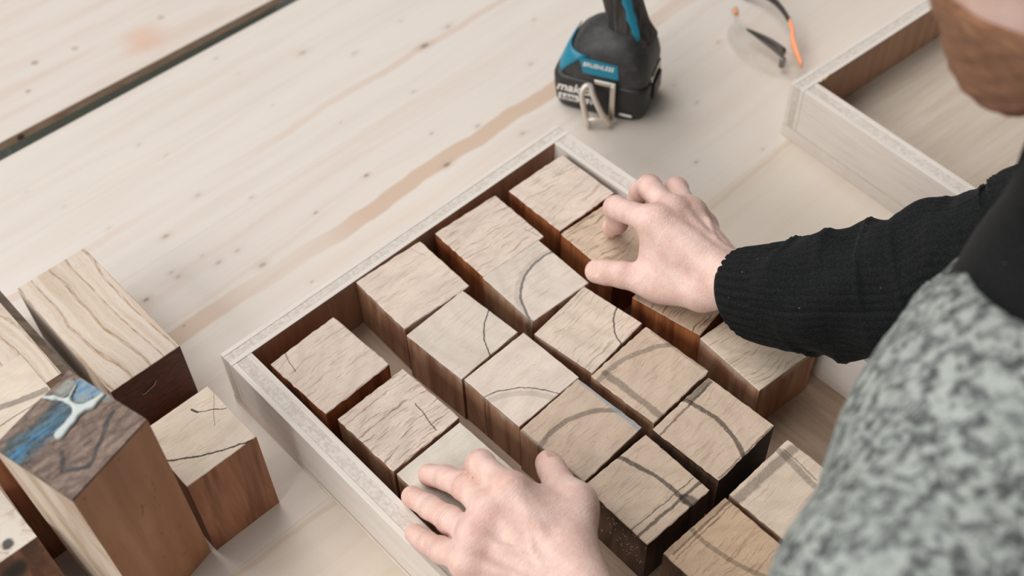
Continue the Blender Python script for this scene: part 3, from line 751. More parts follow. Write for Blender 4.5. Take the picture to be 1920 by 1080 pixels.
# teal wing wrapping the left (front) corner
rings = []
for z, cx, a, b, p_ in ((.053, .003, .0533, .0383, 5), (.060, .0035, .0530, .0388, 4.7), (.068, .0045, .0512, .0388, 4.4), (.076, .006, .0488, .0383, 4), (.084, .007, .0458, .0366, 3.6)):
    full = superell(cx, 0, z, a, b, p_, 96)
    w = 4 + int((z - .053) / .031 * 9)
    mid = 56
    rings.append([full[mid + int((j / 8 - .5) * 2 * w)] for j in range(9)])
vs = [q for r_ in rings for q in r_]; fs = [(i * 9 + j, i * 9 + j + 1, (i + 1) * 9 + j + 1, (i + 1) * 9 + j) for i in range(4) for j in range(8)]
wing = obj_from('teal_trim', vs, fs, teal, foot, True)
sm_ = wing.modifiers.new('thickness', 'SOLIDIFY'); sm_.thickness = 0.0012; sm_.offset = 1
# handle leaning forward
def hring(s, grow=0.0):
    z = .092 + s * .121; cx = .0270 - s * .0345
    a = .0232 - .0030 * math.sin(PI * min(1, s * 1.1)) + grow; b = .0185 - .0010 * math.sin(PI * s) + grow
    if s < .12: a += (.12 - s) * .03; b += (.12 - s) * .03
    return superell(cx, 0, z, a, b, 2.6, 60, 0, 0.25)
loft('handle', [hring(i / 14) for i in range(15)], rub, tool)
vs = []; 
for i in range(13):
    full = hring(.08 + i / 12 * .92, .0009); c0 = 50
    wv = [4, 2, 2, 3, 2, 3, 2, 3, 4, 3, 3, 4, 4][i]
    if i == 0: wv = 1
    vs += [full[(c0 + int((j / 4 - .5) * 2 * wv)) % 60] for j in range(5)]
fs = [(i * 5 + j, i * 5 + j + 1, (i + 1) * 5 + j + 1, (i + 1) * 5 + j) for i in range(12) for j in range(4)]
stripe = obj_from('teal_stripe', vs, fs, teal, tool, True)
sm_ = stripe.modifiers.new('thickness', 'SOLIDIFY'); sm_.thickness = 0.0012; sm_.offset = 1
# head of the tool (above the photo): motor body, collar and chuck
def xring(x, r, z=.232, n=32): return [(x, r * math.cos(2 * PI * j / n), z + r * 1.08 * math.sin(2 * PI * j / n)) for j in range(n)]
loft('motor_housing', [xring(x, r) for x, r in ((.062, .014), (.060, .024), (.045, .0285), (0, .030), (-.045, .030), (-.055, .0265))], teal, tool)
loft('gear_collar', [xring(x, r) for x, r in ((-.055, .0265), (-.062, .0275), (-.078, .0245), (-.080, .021))], blk, tool)
loft('chuck', [xring(x, r) for x, r in ((-.080, .019), (-.100, .0185), (-.110, .014), (-.118, .007))], blk, tool)
box('trigger', -.038, -.020, -.008, .008, .172, .200, blk, tool, .003, 2)
clip = box('belt_clip', -.003, .0225, -.0450, -.0378, .0535, .0590, chrome, tool, .0012, 2)
box('clip_strap', .0165, .0225, -.0465, -.0445, .006, .056, chrome, clip, .0006)
def loop(name, pts, r): return tube_path(name, spline(pts, 24), r, clipw, clip, 10, (1.0, 1.0))
loop('clip_loop', [(.020, -.052, .004), (.010, -.054, .022), (-.001, -.051, .042), (-.006, -.0475, .052), (-.0125, -.050, .050), (-.0135, -.054, .040), (-.008, -.058, .020), (-.003, -.060, .004)], .0034)
loop('clip_loop', [(-.004, -.0585, .012), (.005, -.0575, .0135), (.015, -.054, .012)], .0030)

# ------------------------------------------------------------------ safety glasses
lt = NT('clear_polycarbonate')
for nd in list(lt.t.nodes): 
    if nd.type == 'BSDF_PRINCIPLED': lt.t.nodes.remove(nd)
outn = [n_ for n_ in lt.t.nodes if n_.type == 'OUTPUT_MATERIAL'][0]
tr = lt.n('ShaderNodeBsdfTransparent', None, Color=(0.975, 0.98, 0.975, 1)); gl = lt.n('ShaderNodeBsdfGlossy', None, Roughness=0.06)
lw = lt.n('ShaderNodeLayerWeight', None, Blend=0.25); fr = lt.n('ShaderNodeMath', {'operation': 'MULTIPLY'}, _0=lw.outputs['Facing'], _1=0.25); mx = lt.n('ShaderNodeMixShader'); lt.t.links.new(fr.outputs[0], mx.inputs[0]); lt.t.links.new(tr.outputs[0], mx.inputs[1]); lt.t.links.new(gl.outputs[0], mx.inputs[2]); lt.t.links.new(mx.outputs[0], outn.inputs[0])
clear = lt.mat
orange = plain('orange_plastic', S(246, 160, 112), 0.4); blackp = plain('black_temple', S(48, 40, 34), 0.45)
gls = empty('safety_glasses', (0.745, -0.035, 0.0), 0, 'clear safety glasses with orange and black temples lying behind the crates', 'safety glasses')
def G_(pts): return [(x - .745, y + .035, z) for x, y, z in pts]
path = spline([(.768, .030, 0), (.750, .024, 0), (.735, .008, 0), (.724, -.018, 0), (.7215, -.045, 0), (.726, -.070, 0), (.737, -.088, 0), (.745, -.0925, 0)], 40)
vs = []; nz = 10
for k, q in enumerate(path):
    f = k / 39; top_z = .044 - .016 * (2 * f - 1) ** 2; lowz = .003 + .010 * math.exp(-((f - .5) / .08) ** 2)
    t_ = path[min(k + 1, 39)] - path[max(k - 1, 0)]; nrm = np.array([t_[1], -t_[0], 0]); nrm /= np.linalg.norm(nrm)
    for j in range(nz):
        g = j / (nz - 1); z = lowz + (top_z - lowz) * g
        bul = .006 * math.sin(PI * g)
        vs.append((q[0] - nrm[0] * bul - .745, q[1] - nrm[1] * bul + .035, z))
fs = [(k * nz + j, (k + 1) * nz + j, (k + 1) * nz + j + 1, k * nz + j + 1) for k in range(39) for j in range(nz - 1)]
lens = obj_from('lens', vs, fs, clear, gls, True)
sm_ = lens.modifiers.new('thickness', 'SOLIDIFY'); sm_.thickness = 0.002
tube_path('hinge', G_([(.743, -.0915, .020), (.7475, -.0865, .020)]), .003, clear, gls, 10)
a_p = G_(spline([(.7455, -.0890, .020), (.7564, -.0745, .020), (.772, -.0560, .020), (.7849, -.0455, .020), (.7998, -.0290, .020)], 20))
tube_path('temple', a_p, [.0022 + .0012 * math.sin(PI * i / 19) for i in range(20)], orange, gls, 10, (0.8, 1.9))
b_p = G_(spline([(.7998, -.0290, .020), (.8110, -.0090, .020), (.8190, .012, .019), (.822, .034, .015), (.816, .056, .006)], 20))
tube_path('temple_tip', b_p, [.0022 + .0010 * i / 19 for i in range(20)], blackp, gls, 10, (0.9, 1.9))
tube_path('temple', G_([(.768, .030, .022), (.7655, .0265, .022), (.763, .023, .022)]), [.0028, .0032, .0024], orange, gls, 10, (1, 1.4))
tube_path('temple_tip', G_(spline([(.7555, .0010, .016), (.7545, -.018, .017), (.7525, -.040, .018), (.7495, -.060, .018)], 16)), [.0008 + .0042 * math.sin(PI * .5 * i / 15) for i in range(16)], blackp, gls, 10, (0.9, 1.5))
tube_path('temple_arm', G_(spline([(.763, .023, .022), (.757, .006, .016), (.7435, -.022, .015), (.740, -.050, .016), (.7425, -.066, .017)], 16)), .0014, clear, gls, 8)
hg = box('hinge', -.0075, -.0015, -.0345, -.0285, .006, .020, plain('hinge_metal', S(120, 120, 116), 0.25, 0.9), gls, .001, 2)

# ------------------------------------------------------------------ sawdust
sr = random.Random(21); vs = []; fs = []
def sliver(x, y, z, ln, w, an, curl):
    b = len(vs); c, s = math.cos(an), math.sin(an)
    for i in range(4):
        f = i / 3 - .5; px_ = x + c * ln * f - s * curl * (f * f); py_ = y + s * ln * f + c * curl * (f * f); zz = z + abs(curl) * f * f * 1.2
        ww = w * (1 - .6 * abs(f)) / 2
        vs.extend([(px_ - s * ww, py_ + c * ww, zz), (px_ + s * ww, py_ - c * ww, zz), (px_, py_, zz + w * .5)])
    for i in range(3):
        o_ = b + i * 3
        for k in range(3): fs.append((o_ + k, o_ + (k + 1) % 3, o_ + 3 + (k + 1) % 3, o_ + 3 + k))
for k, n_ in (('h', 70), ('m', 60), ('g', 45), ('l', 60), ('s', 60), ('r', 40), ('f', 14), ('k', 18), ('q', 8)):
    cx, cy, ang, su, sv = BLOCKS[k]; a = math.radians(ang)
    for _ in range(n_):
        u_, v_ = (sr.random() - .5) * su * .96, (sr.random() - .5) * sv * .96
        sliver(cx + u_ * math.cos(a) - v_ * math.sin(a), cy + u_ * math.sin(a) + v_ * math.cos(a), H + .0001, sr.uniform(.0008, .0034), sr.uniform(.00018, .0004), sr.uniform(0, PI), sr.uniform(-.001, .001))
for _ in range(80): sliver(sr.uniform(.30, .40), sr.uniform(-.49, -.375), FLOOR_T + .0001, sr.uniform(.0008, .003), .0003, sr.uniform(0, PI), sr.uniform(-.0008, .0008))
for _ in range(60): sliver(.1752 - .0374 - .0004, sr.uniform(-.398, -.33), sr.uniform(.03, .072), sr.uniform(.001, .003), .0003, sr.uniform(0, PI), .0003)
dust = obj_from('wood_shavings', vs, fs, plain('pale_shaving', S(214, 196, 174), 0.8))
dust['kind'] = 'stuff'; tag(dust, 'fine pale wood shavings scattered over the blocks', 'shavings')
# ------------------------------------------------------------------ the person
HANDS = {
'R': {'W': (.3663, -.2924, .1183), 'i0': (.3561, -.2048, .1396), 'i1': (.3498, -.1608, .1268), 'i2': (.3545, -.1590, .1015), 'i3': (.3575, -.1500, .0846),
      'm0': (.3763, -.2061, .1365), 'm1': (.3947, -.1618, .1225), 'm2': (.4010, -.1451, .1010), 'm3': (.4010, -.1404, .0835),
      'r0': (.3930, -.2140, .1283), 'r1': (.4166, -.1769, .1150), 'r2': (.4180, -.1680, .0940), 'r3': (.4150, -.1590, .0840),
      'p0': (.4008, -.2241, .1120), 'p1': (.4214, -.1963, .0989), 'p2': (.4230, -.1850, .0890), 'p3': (.4190, -.1740, .0835),
      't0': (.3480, -.2714, .1045), 't1': (.3346, -.2303, .0895), 't2': (.3197, -.1990, .0880), 't3': (.3086, -.1770, .0835)},
'L': {'W': (.0463, -.4014, .1244), 'i0': (.0680, -.3158, .1399), 'i1': (.0739, -.2740, .1220), 'i2': (.0748, -.2690, .0965), 'i3': (.0770, -.2563, .0826),
      'm0': (.0475, -.3148, .1325), 'm1': (.0568, -.2736, .1075), 'm2': (.0557, -.2489, .0930), 'm3': (.0515, -.2322, .0826),
      'r0': (.0273, -.3206, .1271), 'r1': (.0303, -.2848, .1010), 'r2': (.0298, -.2590, .0890), 'r3': (.0277, -.2382, .0830),
      'p0': (.0090, -.3312, .1257), 'p1': (.0070, -.3008, .1047), 'p2': (.0063, -.2829, .0936), 'p3': (.0067, -.2660, .0840),
      't0': (.0691, -.3812, .1280), 't1': (.1038, -.3506, .1199), 't2': (.1135, -.3212, .1050), 't3': (.1243, -.3000, .0965)}}
ELB = {'R': (.462, -.490, .235), 'L': (-.050, -.640, .170)}
SHO = {'R': (.548, -.545, .405), 'L': (.072, -.617, .370)}
def nz_(v): v = np.array(v, float); return v / np.linalg.norm(v)
def hand_mesh(J, elbow, side, h):
    J = {k: np.array(v) for k, v in J.items()}; E = np.array(elbow)
    n = nz_(np.cross(J['i0'] - J['W'], J['p0'] - J['W'])); n = n if n[2] > 0 else -n
    pts = np.array(list(J.values()))
    fd = nz_(E - J['W']); Wb = J['W'] + fd * .075
    lo = np.minimum(pts.min(0), Wb) - .028; hi = np.maximum(pts.max(0), Wb) + .028
    fl = {'i': (.0118, .0110, .0100, .0084), 'm': (.0120, .0112, .0101, .0086), 'r': (.0115, .0107, .0097, .0082), 'p': (.0102, .0096, .0087, .0074)}
    def field(P):
        lat = nz_(J['i0'] - J['p0'])
        lat = nz_(lat - fd * (lat @ fd))
        R = .0122
        palm = None
        def add(f, k=.012):
            nonlocal palm
            palm = f if palm is None else smin(palm, f, k)
        offs = {'i': .012, 'm': .004, 'r': -.004, 'p': -.012}
        for f, rr in (('i', .0128), ('m', .0128), ('r', .0122), ('p', .0112)):
            add(rc(P, J['W'] + lat * offs[f] - n * .003, J[f + '0'] - n * .003, .0165, rr))
        for a, b in (('i', 'm'), ('m', 'r'), ('r', 'p')):
            add(rc(P, J[a + '0'] - n * .0012, J[b + '0'] - n * .0012, .0122, .0118), .012)
            wa = J[a + '0'] * .66 + J[a + '1'] * .34; wb = J[b + '0'] * .66 + J[b + '1'] * .34
            add(rc(P, (J[a + '0'] + J[b + '0']) / 2 - n * .004, (wa + wb) / 2 - n * .003, .009, .0062), .008)
        add(rc(P, J['W'] * .6 + J['t0'] * .4, J['t0'], .017, .0175)); add(rc(P, J['t0'], J['t1'], .0175, .0142), .014)
        add(rc(P, (J['W'] + J['i0']) / 2 - n * .008, J['t1'], .013, .0105), .016)
        add(rc(P, J['t1'] * .55 + J['t2'] * .45, J['i0'] * .9 + J['i1'] * .1 - n * .006, .0060, .0072), .014)   # thumb web
        for w_ in (.25, .5, .75):
            a_w = (J['W'] * .5 + J['i0'] * .5 - n * .006) * (1 - w_) + (J['i0'] - n * .005) * w_
            b_w = J['t0'] * (1 - w_) * .6 + J['t1'] * (1 - (1 - w_) * .6)
            add(rc(P, a_w, b_w, .0105, .0110 - .003 * w_), .016)
        add(rc(P, J['W'] + lat * .0115, J['W'] + lat * .014 + fd * .09, .0195, .0225), .014)
        add(rc(P, J['W'] - lat * .0115, J['W'] - lat * .014 + fd * .09, .0185, .0225), .014)
        add(rc(P, J['W'] - lat * .019 + n * .009 + fd * .012, J['W'] - lat * .019 + n * .009 + fd * .02, .010, .009), .012)  # ulna head
        for f in 'imrp':   # knuckles and extensor tendons
            add(rc(P, J[f + '0'] + n * .0020, J[f + '0'] + n * .0020 + (J[f + '1'] - J[f + '0']) * .05, .0118, .0112), .006)
            add(rc(P, J['W'] + lat * offs[f] * .5 + n * .0135, J[f + '0'] + n * .0075, .0020, .0032), .006)
        # veins
        v0 = J['W'] * .55 + J['m0'] * .45 + n * .0135; v1 = J['r0'] * .75 + J['W'] * .25 + n * .0118; v2 = J['W'] * .8 + J['r0'] * .2 + n * .0155; v3 = J['i0'] * .7 + J['W'] * .3 + n * .0118
        for a, b in ((v2, v0), (v0, v1), (v0, v3)): add(rc(P, a, b, .0014, .0012), .004)
        out = palm
        for f in 'imrp':
            r0, r1, r2, r3 = fl[f]
            g = rc(P, J[f + '0'] - n * .0015, J[f + '1'], r0, r1)
            g = smin(g, rc(P, J[f + '1'], J[f + '2'], r1 * .99, r2), .004)
            g = smin(g, rc(P, J[f + '2'], J[f + '3'], r2 * .98, r3), .004)
            dd = nz_(2 * J[f + '1'] - J[f + '0'] - J[f + '2'])
            g = smin(g, rc(P, J[f + '1'] + dd * .0012, J[f + '1'] + dd * .0014, r1 * .96, r1 * .96), .005)
            pad = J[f + '3'] - nz_(2 * J[f + '2'] - J[f + '1'] - J[f + '3']) * .0012
            g = smin(g, rc(P, pad * .6 + J[f + '2'] * .4, pad, r3 * .9, r3), .004)
            out = np.minimum(out, smin(palm, g, .0075))
        g = smin(rc(P, J['t1'], J['t2'], .0142, .0122), rc(P, J['t2'], J['t3'], .0120, .0098), .005)
        g = smin(g, rc(P, J['t2'] * .35 + J['t3'] * .65, J['t3'], .0114, .0102), .006)
        out = np.minimum(out, smin(palm, g, .010))
        # cut flat inside the sleeve
        cut = (P - Wb.astype(np.float32)) @ fd.astype(np.float32)
        out = np.maximum(out, cut)
        return out
    out, lo, h = sparse_field(field, lo, hi, h)
    V, Q = surface_nets(out, lo, h)
    tint = np.zeros(len(V)); nail = np.zeros(len(V)); cre = np.zeros(len(V))
    for f in 'imrp':
        tint += .55 * np.exp(-(np.linalg.norm(V - J[f + '3'], axis=1) / .014) ** 2) + .45 * np.exp(-(np.linalg.norm(V - J[f + '1'], axis=1) / .013) ** 2) + .35 * np.exp(-(np.linalg.norm(V - J[f + '0'] - n * .01, axis=1) / .013) ** 2)
        for a, b, c in (('0', '1', '2'), ('1', '2', '3')):
            d = nz_(J[f + c] - J[f + a]); al = (V - J[f + b]) @ d
            near = np.linalg.norm(V - J[f + b], axis=1) < .014
            cre += near * (np.exp(-(al / .0011) ** 2) + .6 * np.exp(-((al - .003) / .0009) ** 2) + .6 * np.exp(-((al + .003) / .0009) ** 2))
    tint += .6 * np.exp(-(np.linalg.norm(V - J['t3'], axis=1) / .015) ** 2) + .3 * np.exp(-(np.linalg.norm(V - J['t2'], axis=1) / .014) ** 2)
    for f in 'imrpt':
        d = nz_(J[f + '3'] - J[f + '2'])
        if f == 't':
            vdir = nz_(np.array(CAM_POS) - J['t3']) + (.55 * nz_(_r) if side == 'L' else np.array((0, 0, .4)))
            dn = nz_(vdir - d * (vdir @ d)); rr = .0098
        else:
            b_ = 2 * J[f + '2'] - J[f + '1'] - J[f + '3']; dn = nz_(b_ - d * (b_ @ d)); rr = fl[f][3]
        q = V - (J[f + '3'] + d * .001)
        al = q @ d; up = q @ dn; lt_ = q @ np.cross(d, dn)
        mk = (up > rr * .55) & (np.abs(lt_) < rr * .72) & (al > -.007) & (al < .0065)
        nail = np.maximum(nail, mk.astype(float))
        V[mk] -= dn * np.clip(up[mk] - rr * .86, 0, .004)[:, None] * .7
    return V, Q, np.clip(tint, 0, 1), nail, np.clip(cre, 0, 1)

parts_v = []; parts_q = []; at_t = []; at_n = []; at_c = []
def append(V, Q, t_=None, n_=None, c_=None):
    b = sum(len(v) for v in parts_v)
    parts_v.append(V); parts_q.append(Q + b)
    at_t.append(t_ if t_ is not None else np.zeros(len(V))); at_n.append(n_ if n_ is not None else np.zeros(len(V))); at_c.append(c_ if c_ is not None else np.zeros(len(V)))
for s in 'RL': append(*hand_mesh(HANDS[s], ELB[s], s, .0013))

# torso description shared by body, sweater and vest
SC = np.array((.318, -.590, .378)); HIP = np.array((.320, -.890, .000))
def torso(P, g=0.0):
    f = rc(P, (SHO['L'][0] + .02, SHO['L'][1] - .005, SHO['L'][2] - .005), (SHO['R'][0] - .02, SHO['R'][1] - .005, SHO['R'][2] - .005), .068 + g, .068 + g)
    for x in (-.085, .085):
        f = smin(f, rc(P, (SC[0] + x, SC[1] - .03, SC[2] - .075), (HIP[0] + x * .9, HIP[1], HIP[2]), .108 + g, .118 + g), .10)
    f = smin(f, rc(P, (SC[0], SC[1] + .02, SC[2] - .04), (SC[0] + .010, SC[1] + .03, SC[2] - .012), .070 + g, .060 + g), .05)
    return f
HC = np.array((.343, -.484, .613))                       # head centre
hf = nz_((-.35, .75, -.45)); hr = nz_(np.cross(hf, (0, 0, 1))); hu = np.cross(hr, hf)
HR = np.stack([hr, hf, hu], 1)
NECK = (tuple(HC + HR @ np.array((0, -.035, -.05))), (SC[0] + .012, SC[1] + .022, SC[2] + .018))
def head_parts(P):
    q = ((P - HC.astype(np.float32)) @ HR.astype(np.float32))
    e = lambda c, r: ell(q, c, r)
    cran = e((0, -.012, .045), (.077, .096, .088))
    jaw = smin(e((0, .034, -.030), (.061, .064, .072)), e((0, .066, -.078), (.034, .028, .026)), .03)
    jaw = smin(jaw, rc(q, (.048, .0, -.05), (.012, .068, -.085), .020, .020), .02); jaw = smin(jaw, rc(q, (-.048, .0, -.05), (-.012, .068, -.085), .020, .020), .02)
    return q, cran, jaw
def head_sdf(P):
    q, cran, jaw = head_parts(P)
    f = smin(cran, jaw, .035)
    f = smin(f, rc(q, (-.032, .082, .030), (.032, .082, .030), .011, .011), .016)          # brow
    f = smin(f, rc(q, (0, .090, .022), (0, .110, -.014), .008, .0125), .012)               # nose
    for s in (-1, 1):
        f = smin(f, rc(q, (s * .010, .102, -.016), (s * .013, .098, -.016), .008, .007), .006)
        f = smax(f, -rc(q, (s * .030, .103, .008), (s * .034, .101, .008), .013, .012), .012)   # eye socket
        f = smin(f, rc(q, (s * .031, .082, .006), (s * .031, .083, .006), .0125, .0125), .004)  # eyeball and lids
        f = smin(f, ell(q, (s * .080, -.006, -.002), (.010, .019, .031)), .008)            # ear
    f = smin(f, rc(q, (-.020, .094, -.046), (.020, .094, -.046), .0055, .0055), .006)      # lips
    f = smin(f, rc(q, (-.016, .093, -.055), (.016, .093, -.055), .006, .006), .006)
    f = smin(f, rc(P, NECK[0], NECK[1], .056, .060), .03)
    return f
P, lo, h_ = grid(HC - .17, HC + .17, .0034)
V_, Q_ = surface_nets(head_sdf(P), lo, h_)
append(V_, Q_)
P, lo, h_ = grid((-.12, -1.10, -.86), (.68, -.40, .56), .009)
f = torso(P, -.012)
for s, x in (('L', -.09), ('R', .09)):
    f = smin(f, rc(P, SHO[s], ELB[s], .050, .042), .03); w = np.array(HANDS[s]['W']); w = w + nz_(np.array(ELB[s]) - w) * .05
    f = smin(f, rc(P, ELB[s], w, .040, .027), .02)
    kn = (HIP[0] + x * 1.1, -.84, -.40); an = (HIP[0] + x * 1.2, -.92, -.82)
    f = smin(f, rc(P, HIP + np.array((x, 0, -.03)), kn, .085, .055), .05); f = smin(f, rc(P, kn, an, .052, .036), .03)
    f = smin(f, rc(P, an, (an[0] + x * .1, an[1] + .12, -.845), .036, .028), .03)
V_, Q_ = surface_nets(f, lo, h_)
append(V_, Q_)

sk = NT('skin'); p = sk.obj()
at = sk.n('ShaderNodeVertexColor', {'layer_name': 'skin_map'}).outputs[0]
sp = sk.n('ShaderNodeSeparateColor', None, Color=at).outputs
m1 = sk.noise(p, 55, 4.0, 0.6); m2 = sk.noise(p, 900, 2.0); m3 = sk.noise(sk.mapping(p, rot=(0, 0, .35), scale=(1, 4, 1)), 210, 3.0, .65, 1.0)
col = sk.mix(sk.ramp(m1, .3, .7), S(233, 202, 190), S(219, 181, 168))
col = sk.mix(sk.math('MULTIPLY', sp[0], .55), col, S(212, 152, 138))
col = sk.mix(sk.ramp(m2, .55, .75, 0, .18), col, S(196, 148, 132))
col = sk.mix(sk.math('MULTIPLY', sp[2], .22), col, S(168, 112, 98))
col = sk.mix(sk.math('MULTIPLY', sp[1], .7), col, S(226, 188, 176))
hgt = sk.math('SUBTRACT', sk.math('MULTIPLY', m3, .5), sk.math('MULTIPLY', sp[2], .7))
hgt = sk.math('MULTIPLY_ADD', m2, .25, hgt)
skin = sk.out(col, sk.math('MULTIPLY_ADD', sp[1], -.15, .48), sk.bump(hgt, .8, .0017), Specular_IOR_Level=0.35)
sk.set(sk.bsdf, 'Subsurface Weight', 0.06); sk.bsdf.inputs['Subsurface Radius'].default_value = (1.0, .35, .2); sk.set(sk.bsdf, 'Subsurface Scale', 0.004)

person = empty('person', (HIP[0], -.90, -.90), label='bearded person in a black ribbed sweater and grey vest arranging blocks in the crate', cat='person')
ORG_P = np.array((HIP[0], -.90, -.90))
def wobj(name, V, Q, mats, smooth=True):
    return obj_from(name, np.asarray(V) - ORG_P, Q, mats, person, smooth)
body = wobj('body', np.concatenate(parts_v), np.concatenate(parts_q), skin)
ca = body.data.color_attributes.new('skin_map', 'FLOAT_COLOR', 'POINT')
T_, N_, C_ = np.concatenate(at_t), np.concatenate(at_n), np.concatenate(at_c)
ca.data.foreach_set('color', np.stack([T_, N_, C_, np.ones(len(T_))], 1).astype(np.float32).ravel())
smo = body.modifiers.new('relax', 'SMOOTH'); smo.factor = 0.5; smo.iterations = 2

# beard and hair
P, lo, h_ = grid(HC - .17, HC + .17, .0034)
q, cran, jaw = head_parts(P)
nzv = .0006 * (np.sin(q[..., 0] * 420) * np.sin(q[..., 1] * 390 + 1) + np.sin(q[..., 2] * 450 + q[..., 0] * 200))
bd = smin(jaw - .007, rc(q, (0, .062, -.090), (0, .076, -.110), .026, .016), .02) + nzv
bd = smax(bd, q[..., 2] + .050 - .45 * (q[..., 1] - .02), .012)
bd = np.minimum(bd, smax(rc(q, (-.024, .092, -.036), (.024, .092, -.036), .009, .009) + nzv, -1.0 * (q[..., 1] - .07), .004))
bd = smax(bd, -(rc(q, (-.018, .104, -.050), (.018, .104, -.050), .008, .008)), .006)
V_, Q_ = surface_nets(bd, lo, h_)
bt = NT('beard_hair'); p = bt.obj()
bn = bt.noise(bt.mapping(p, rot=(.4, .2, .3), scale=(1, 1, 7)), 90, 4.0, .7)
beard_m = bt.out(bt.mix(bt.ramp(bn, .3, .7), S(120, 78, 52), S(172, 124, 92)), .6, bt.bump(bn, .9, .004))
wobj('beard', V_, Q_, beard_m)
hr_ = smax(cran - .010 + nzv, -(q[..., 2] - .020 + .9 * (q[..., 1] - .02)) * .7, .012)
hr_ = smax(hr_, q[..., 1] - .078 , .01)
V_, Q_ = surface_nets(hr_, lo, h_)
ht = NT('brown_hair'); p = ht.obj(); hn = ht.noise(ht.mapping(p, scale=(1, 7, 1)), 90, 4.0, .7)
wobj('hair', V_, Q_, ht.out(ht.mix(ht.ramp(hn, .3, .7), S(58, 40, 28), S(98, 70, 50)), .55, ht.bump(hn, .9, .004)))

# sweater: torso and collar, ribbed sleeves
sw = NT('black_knit'); p = sw.obj()
kn1 = sw.noise(sw.mapping(p, scale=(1, 1, 1)), 700, 2.0)
lint = sw.n('ShaderNodeTexVoronoi', {'feature': 'F1'}, Vector=p, Scale=75.0).outputs['Distance']
col = sw.mix(sw.ramp(kn1, .4, .7), S(8, 9, 10), S(25, 27, 28))
col = sw.mix(sw.ramp(lint, .035, .02, 0, .8), col, S(170, 170, 165))
knit = sw.out(col, .85, sw.bump(kn1, .5, .0008), Specular_IOR_Level=0.2)
sw.set(sw.bsdf, 'Sheen Weight', 0.04)
P, lo, h_ = grid((-.02, -1.05, -.06), (.64, -.36, .62), .007)
f = torso(P, .0)
f = smin(f, rc(P, tuple(np.array(NECK[1]) * .62 + np.array(NECK[0]) * .38), NECK[1], .066, .070), .02)
f = smax(f, -(rc(P, NECK[0], NECK[1], .058, .060)), .004)
tor_in = torso(P, -.010)
for s in 'LR': f = smin(f, rc(P, SHO[s], tuple(np.array(SHO[s]) * .7 + np.array(ELB[s]) * .3), .066, .064), .03)
V_, Q_ = surface_nets(f, lo, h_)
wobj('sweater', V_, Q_, knit)
def sleeve(ctrs, rads, cuff_len, name, nt=150, nl=260, tilt=(0, 0, 0)):
    C = spline(ctrs, nl); Rr = np.interp(np.linspace(0, len(rads) - 1, nl), range(len(rads)), rads)
    seg_ = np.r_[0, np.cumsum(np.linalg.norm(np.diff(C, axis=0), axis=1))]
    vs = []; up = np.array((0, 0, 1.0))
    th = np.linspace(0, 2 * PI, nt, endpoint=False)
    for i in range(nl):
        t_ = nz_(C[min(i + 1, nl - 1)] - C[max(i - 1, 0)])
        fade = max(0, 1 - seg_[i] / .10); t2 = nz_(t_ + fade * np.array(tilt))
        a = nz_(np.cross(t2, up)); b = np.cross(a, t2); s = seg_[i]
        r = np.full(nt, Rr[i])
        if s < cuff_len:
            e = min(1, s / .004); r = r * (.985) + e * .0014 * np.cos(th * 34) - (1 - e) * .0015
        else:
            k = min(1, (s - cuff_len) / .015)
            r = r + .0010 * np.cos(th * 50) + k * .0016 * np.maximum(0, np.cos(th * 10 + .4)) ** 6 * -1
            r = r + k * (.0030 * np.exp(-((((s - cuff_len) % .034) - .017) / .0035) ** 2) * (.6 + .4 * np.cos(th * 2 + s * 30)))
            r = r + k * .0035 * np.sin(th * 2 + s * 55) * np.sin(s * 70 + th) + k * .002 * np.sin(th * 5 - s * 90)
        vs.append(C[i] + np.outer(np.cos(th) * r, a) + np.outer(np.sin(th) * r, b))
    # turn the cuff inwards so that it has a rim
    inner = [C[0] + (v - C[0]) * .90 + nz_(C[3] - C[0]) * dz for v, dz in ((vs[0], .001), (vs[0], .02))]
    allr = [inner[1], inner[0]] + vs
    V = np.concatenate(allr); m_ = len(allr)
    i0 = np.arange(m_ - 1)[:, None] * nt; j = np.arange(nt)[None]; jn = (j + 1) % nt
    Q = np.stack([i0 + j, i0 + jn, i0 + nt + jn, i0 + nt + j], -1).reshape(-1, 4)
    return wobj(name, V, Q, knit)
sleeve([(.3630, -.3050, .1170), (.3700, -.3260, .1250), (.3794, -.3499, .1369), (.3908, -.3727, .1486), (.4092, -.4088, .1688), (.4298, -.4395, .1936), (.4448, -.4667, .2175), (.4645, -.4922, .2449), (.5100, -.5200, .3200), (.5450, -.5430, .3950)],
       [.0395, .0450, .0490, .0525, .0580, .0610, .0620, .0620, .0630, .0640], .036, 'sweater_sleeve', tilt=(-.12, 0, .55))
sleeve([(.0180, -.478, .1420), (.0080, -.500, .146), (-.018, -.550, .156), (-.044, -.610, .168), (-.050, -.640, .185), (-.035, -.645, .250), (.015, -.630, .320), (.062, -.618, .362)],
       [.034, .040, .046, .050, .052, .052, .053, .054], .034, 'sweater_sleeve', nt=150, nl=200)

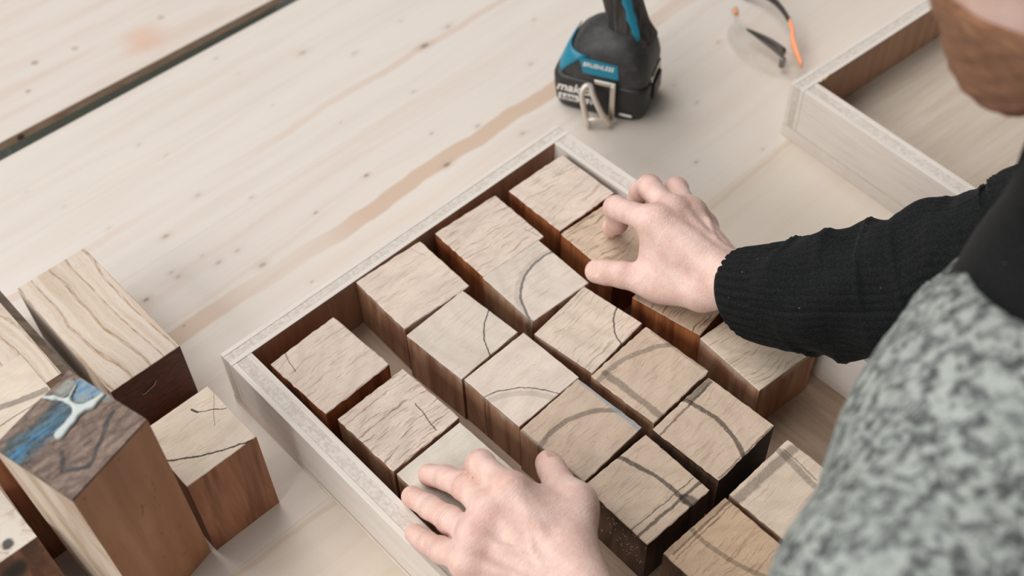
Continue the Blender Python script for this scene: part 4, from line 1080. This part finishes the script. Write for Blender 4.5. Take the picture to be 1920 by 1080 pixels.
# vest
P, lo, h_ = grid((.00, -1.08, -.06), (.62, -.36, .60), .006)
lump = .0005 * (np.sin(P[..., 0] * 310 + 2 * np.sin(P[..., 2] * 120)) * np.sin(P[..., 1] * 290) + np.sin(P[..., 2] * 330 + P[..., 0] * 140))
f = torso(P, .011) + lump
for s in 'LR': f = smin(f, rc(P, SHO[s], tuple(np.array(SHO[s]) * .55 + np.array(ELB[s]) * .45), .074, .068), .03)
nb = np.array(NECK[1])
f = smax(f, -rc(P, tuple(nb + np.array((.0, -.01, .01))), tuple(nb + np.array((.01, .12, .02))), .088, .078), .006)
f = smax(f, -rc(P, tuple(nb), tuple(nb + .13 * nz_((-.45, .05, .85))), .076, .080), .006)
for s, sx in (('L', -1), ('R', 1)):
    f = smax(f, -rc(P, tuple(np.array(SHO[s]) + np.array((sx * .12, .0, -.08))), tuple(np.array(SHO[s]) + np.array((sx * .19, 0, -.13))), .066, .09), .008)
V_, Q_ = surface_nets(f, lo, h_)
vt = NT('grey_wool'); p = vt.obj()
w1 = vt.noise(p, 110, 4.0, .65, .5); w2 = vt.noise(p, 34, 3.0); w3 = vt.noise(p, 380, 2.0)
col = vt.mix(vt.ramp(w1, .40, .60), S(76, 78, 78), S(166, 172, 166))
col = vt.mix(vt.ramp(w2, .45, .7, 0, .4), col, S(150, 156, 151))
col = vt.mix(vt.ramp(w3, .5, .75, 0, .3), col, S(178, 184, 178))
wool = vt.out(col, .95, vt.bump(w1, .8, .004), Specular_IOR_Level=0.1)
wobj('vest', V_, Q_, wool)
# trousers and shoes (below the bench)
P, lo, h_ = grid((.08, -1.06, -.84), (.52, -.68, .04), .010)
f = None
for x in (-.09, .09):
    kn = (HIP[0] + x * 1.1, -.84, -.40); an = (HIP[0] + x * 1.2, -.92, -.82)
    g = smin(rc(P, HIP + np.array((x, 0, -.03)), kn, .125, .078), rc(P, kn, an, .076, .062), .04)
    f = g if f is None else smin(f, g, .03)
f = np.maximum(f, -(P[..., 2] + .83))
V_, Q_ = surface_nets(f, lo, h_)
wobj('trousers', V_, Q_, plain('dark_denim', S(52, 56, 66), .85))
shoe_m = plain('shoe_leather', S(60, 50, 42), .6)
for x in (-.09, .09):
    ax2, ay2 = HIP[0] + x * 1.2, -.92
    P, lo, h_ = grid((ax2 - .07, ay2 - .08, -.91), (ax2 + .07, ay2 + .22, -.78), .006)
    f = smin(rc(P, (ax2, ay2 - .02, -.86), (ax2, ay2 + .15, -.868), .045, .036), rc(P, (ax2, ay2, -.86), (ax2, ay2, -.82), .042, .045), .03)
    f = np.maximum(f, -(P[..., 2] + .899))
    V_, Q_ = surface_nets(f, lo, h_); wobj('shoe', V_, Q_, shoe_m)
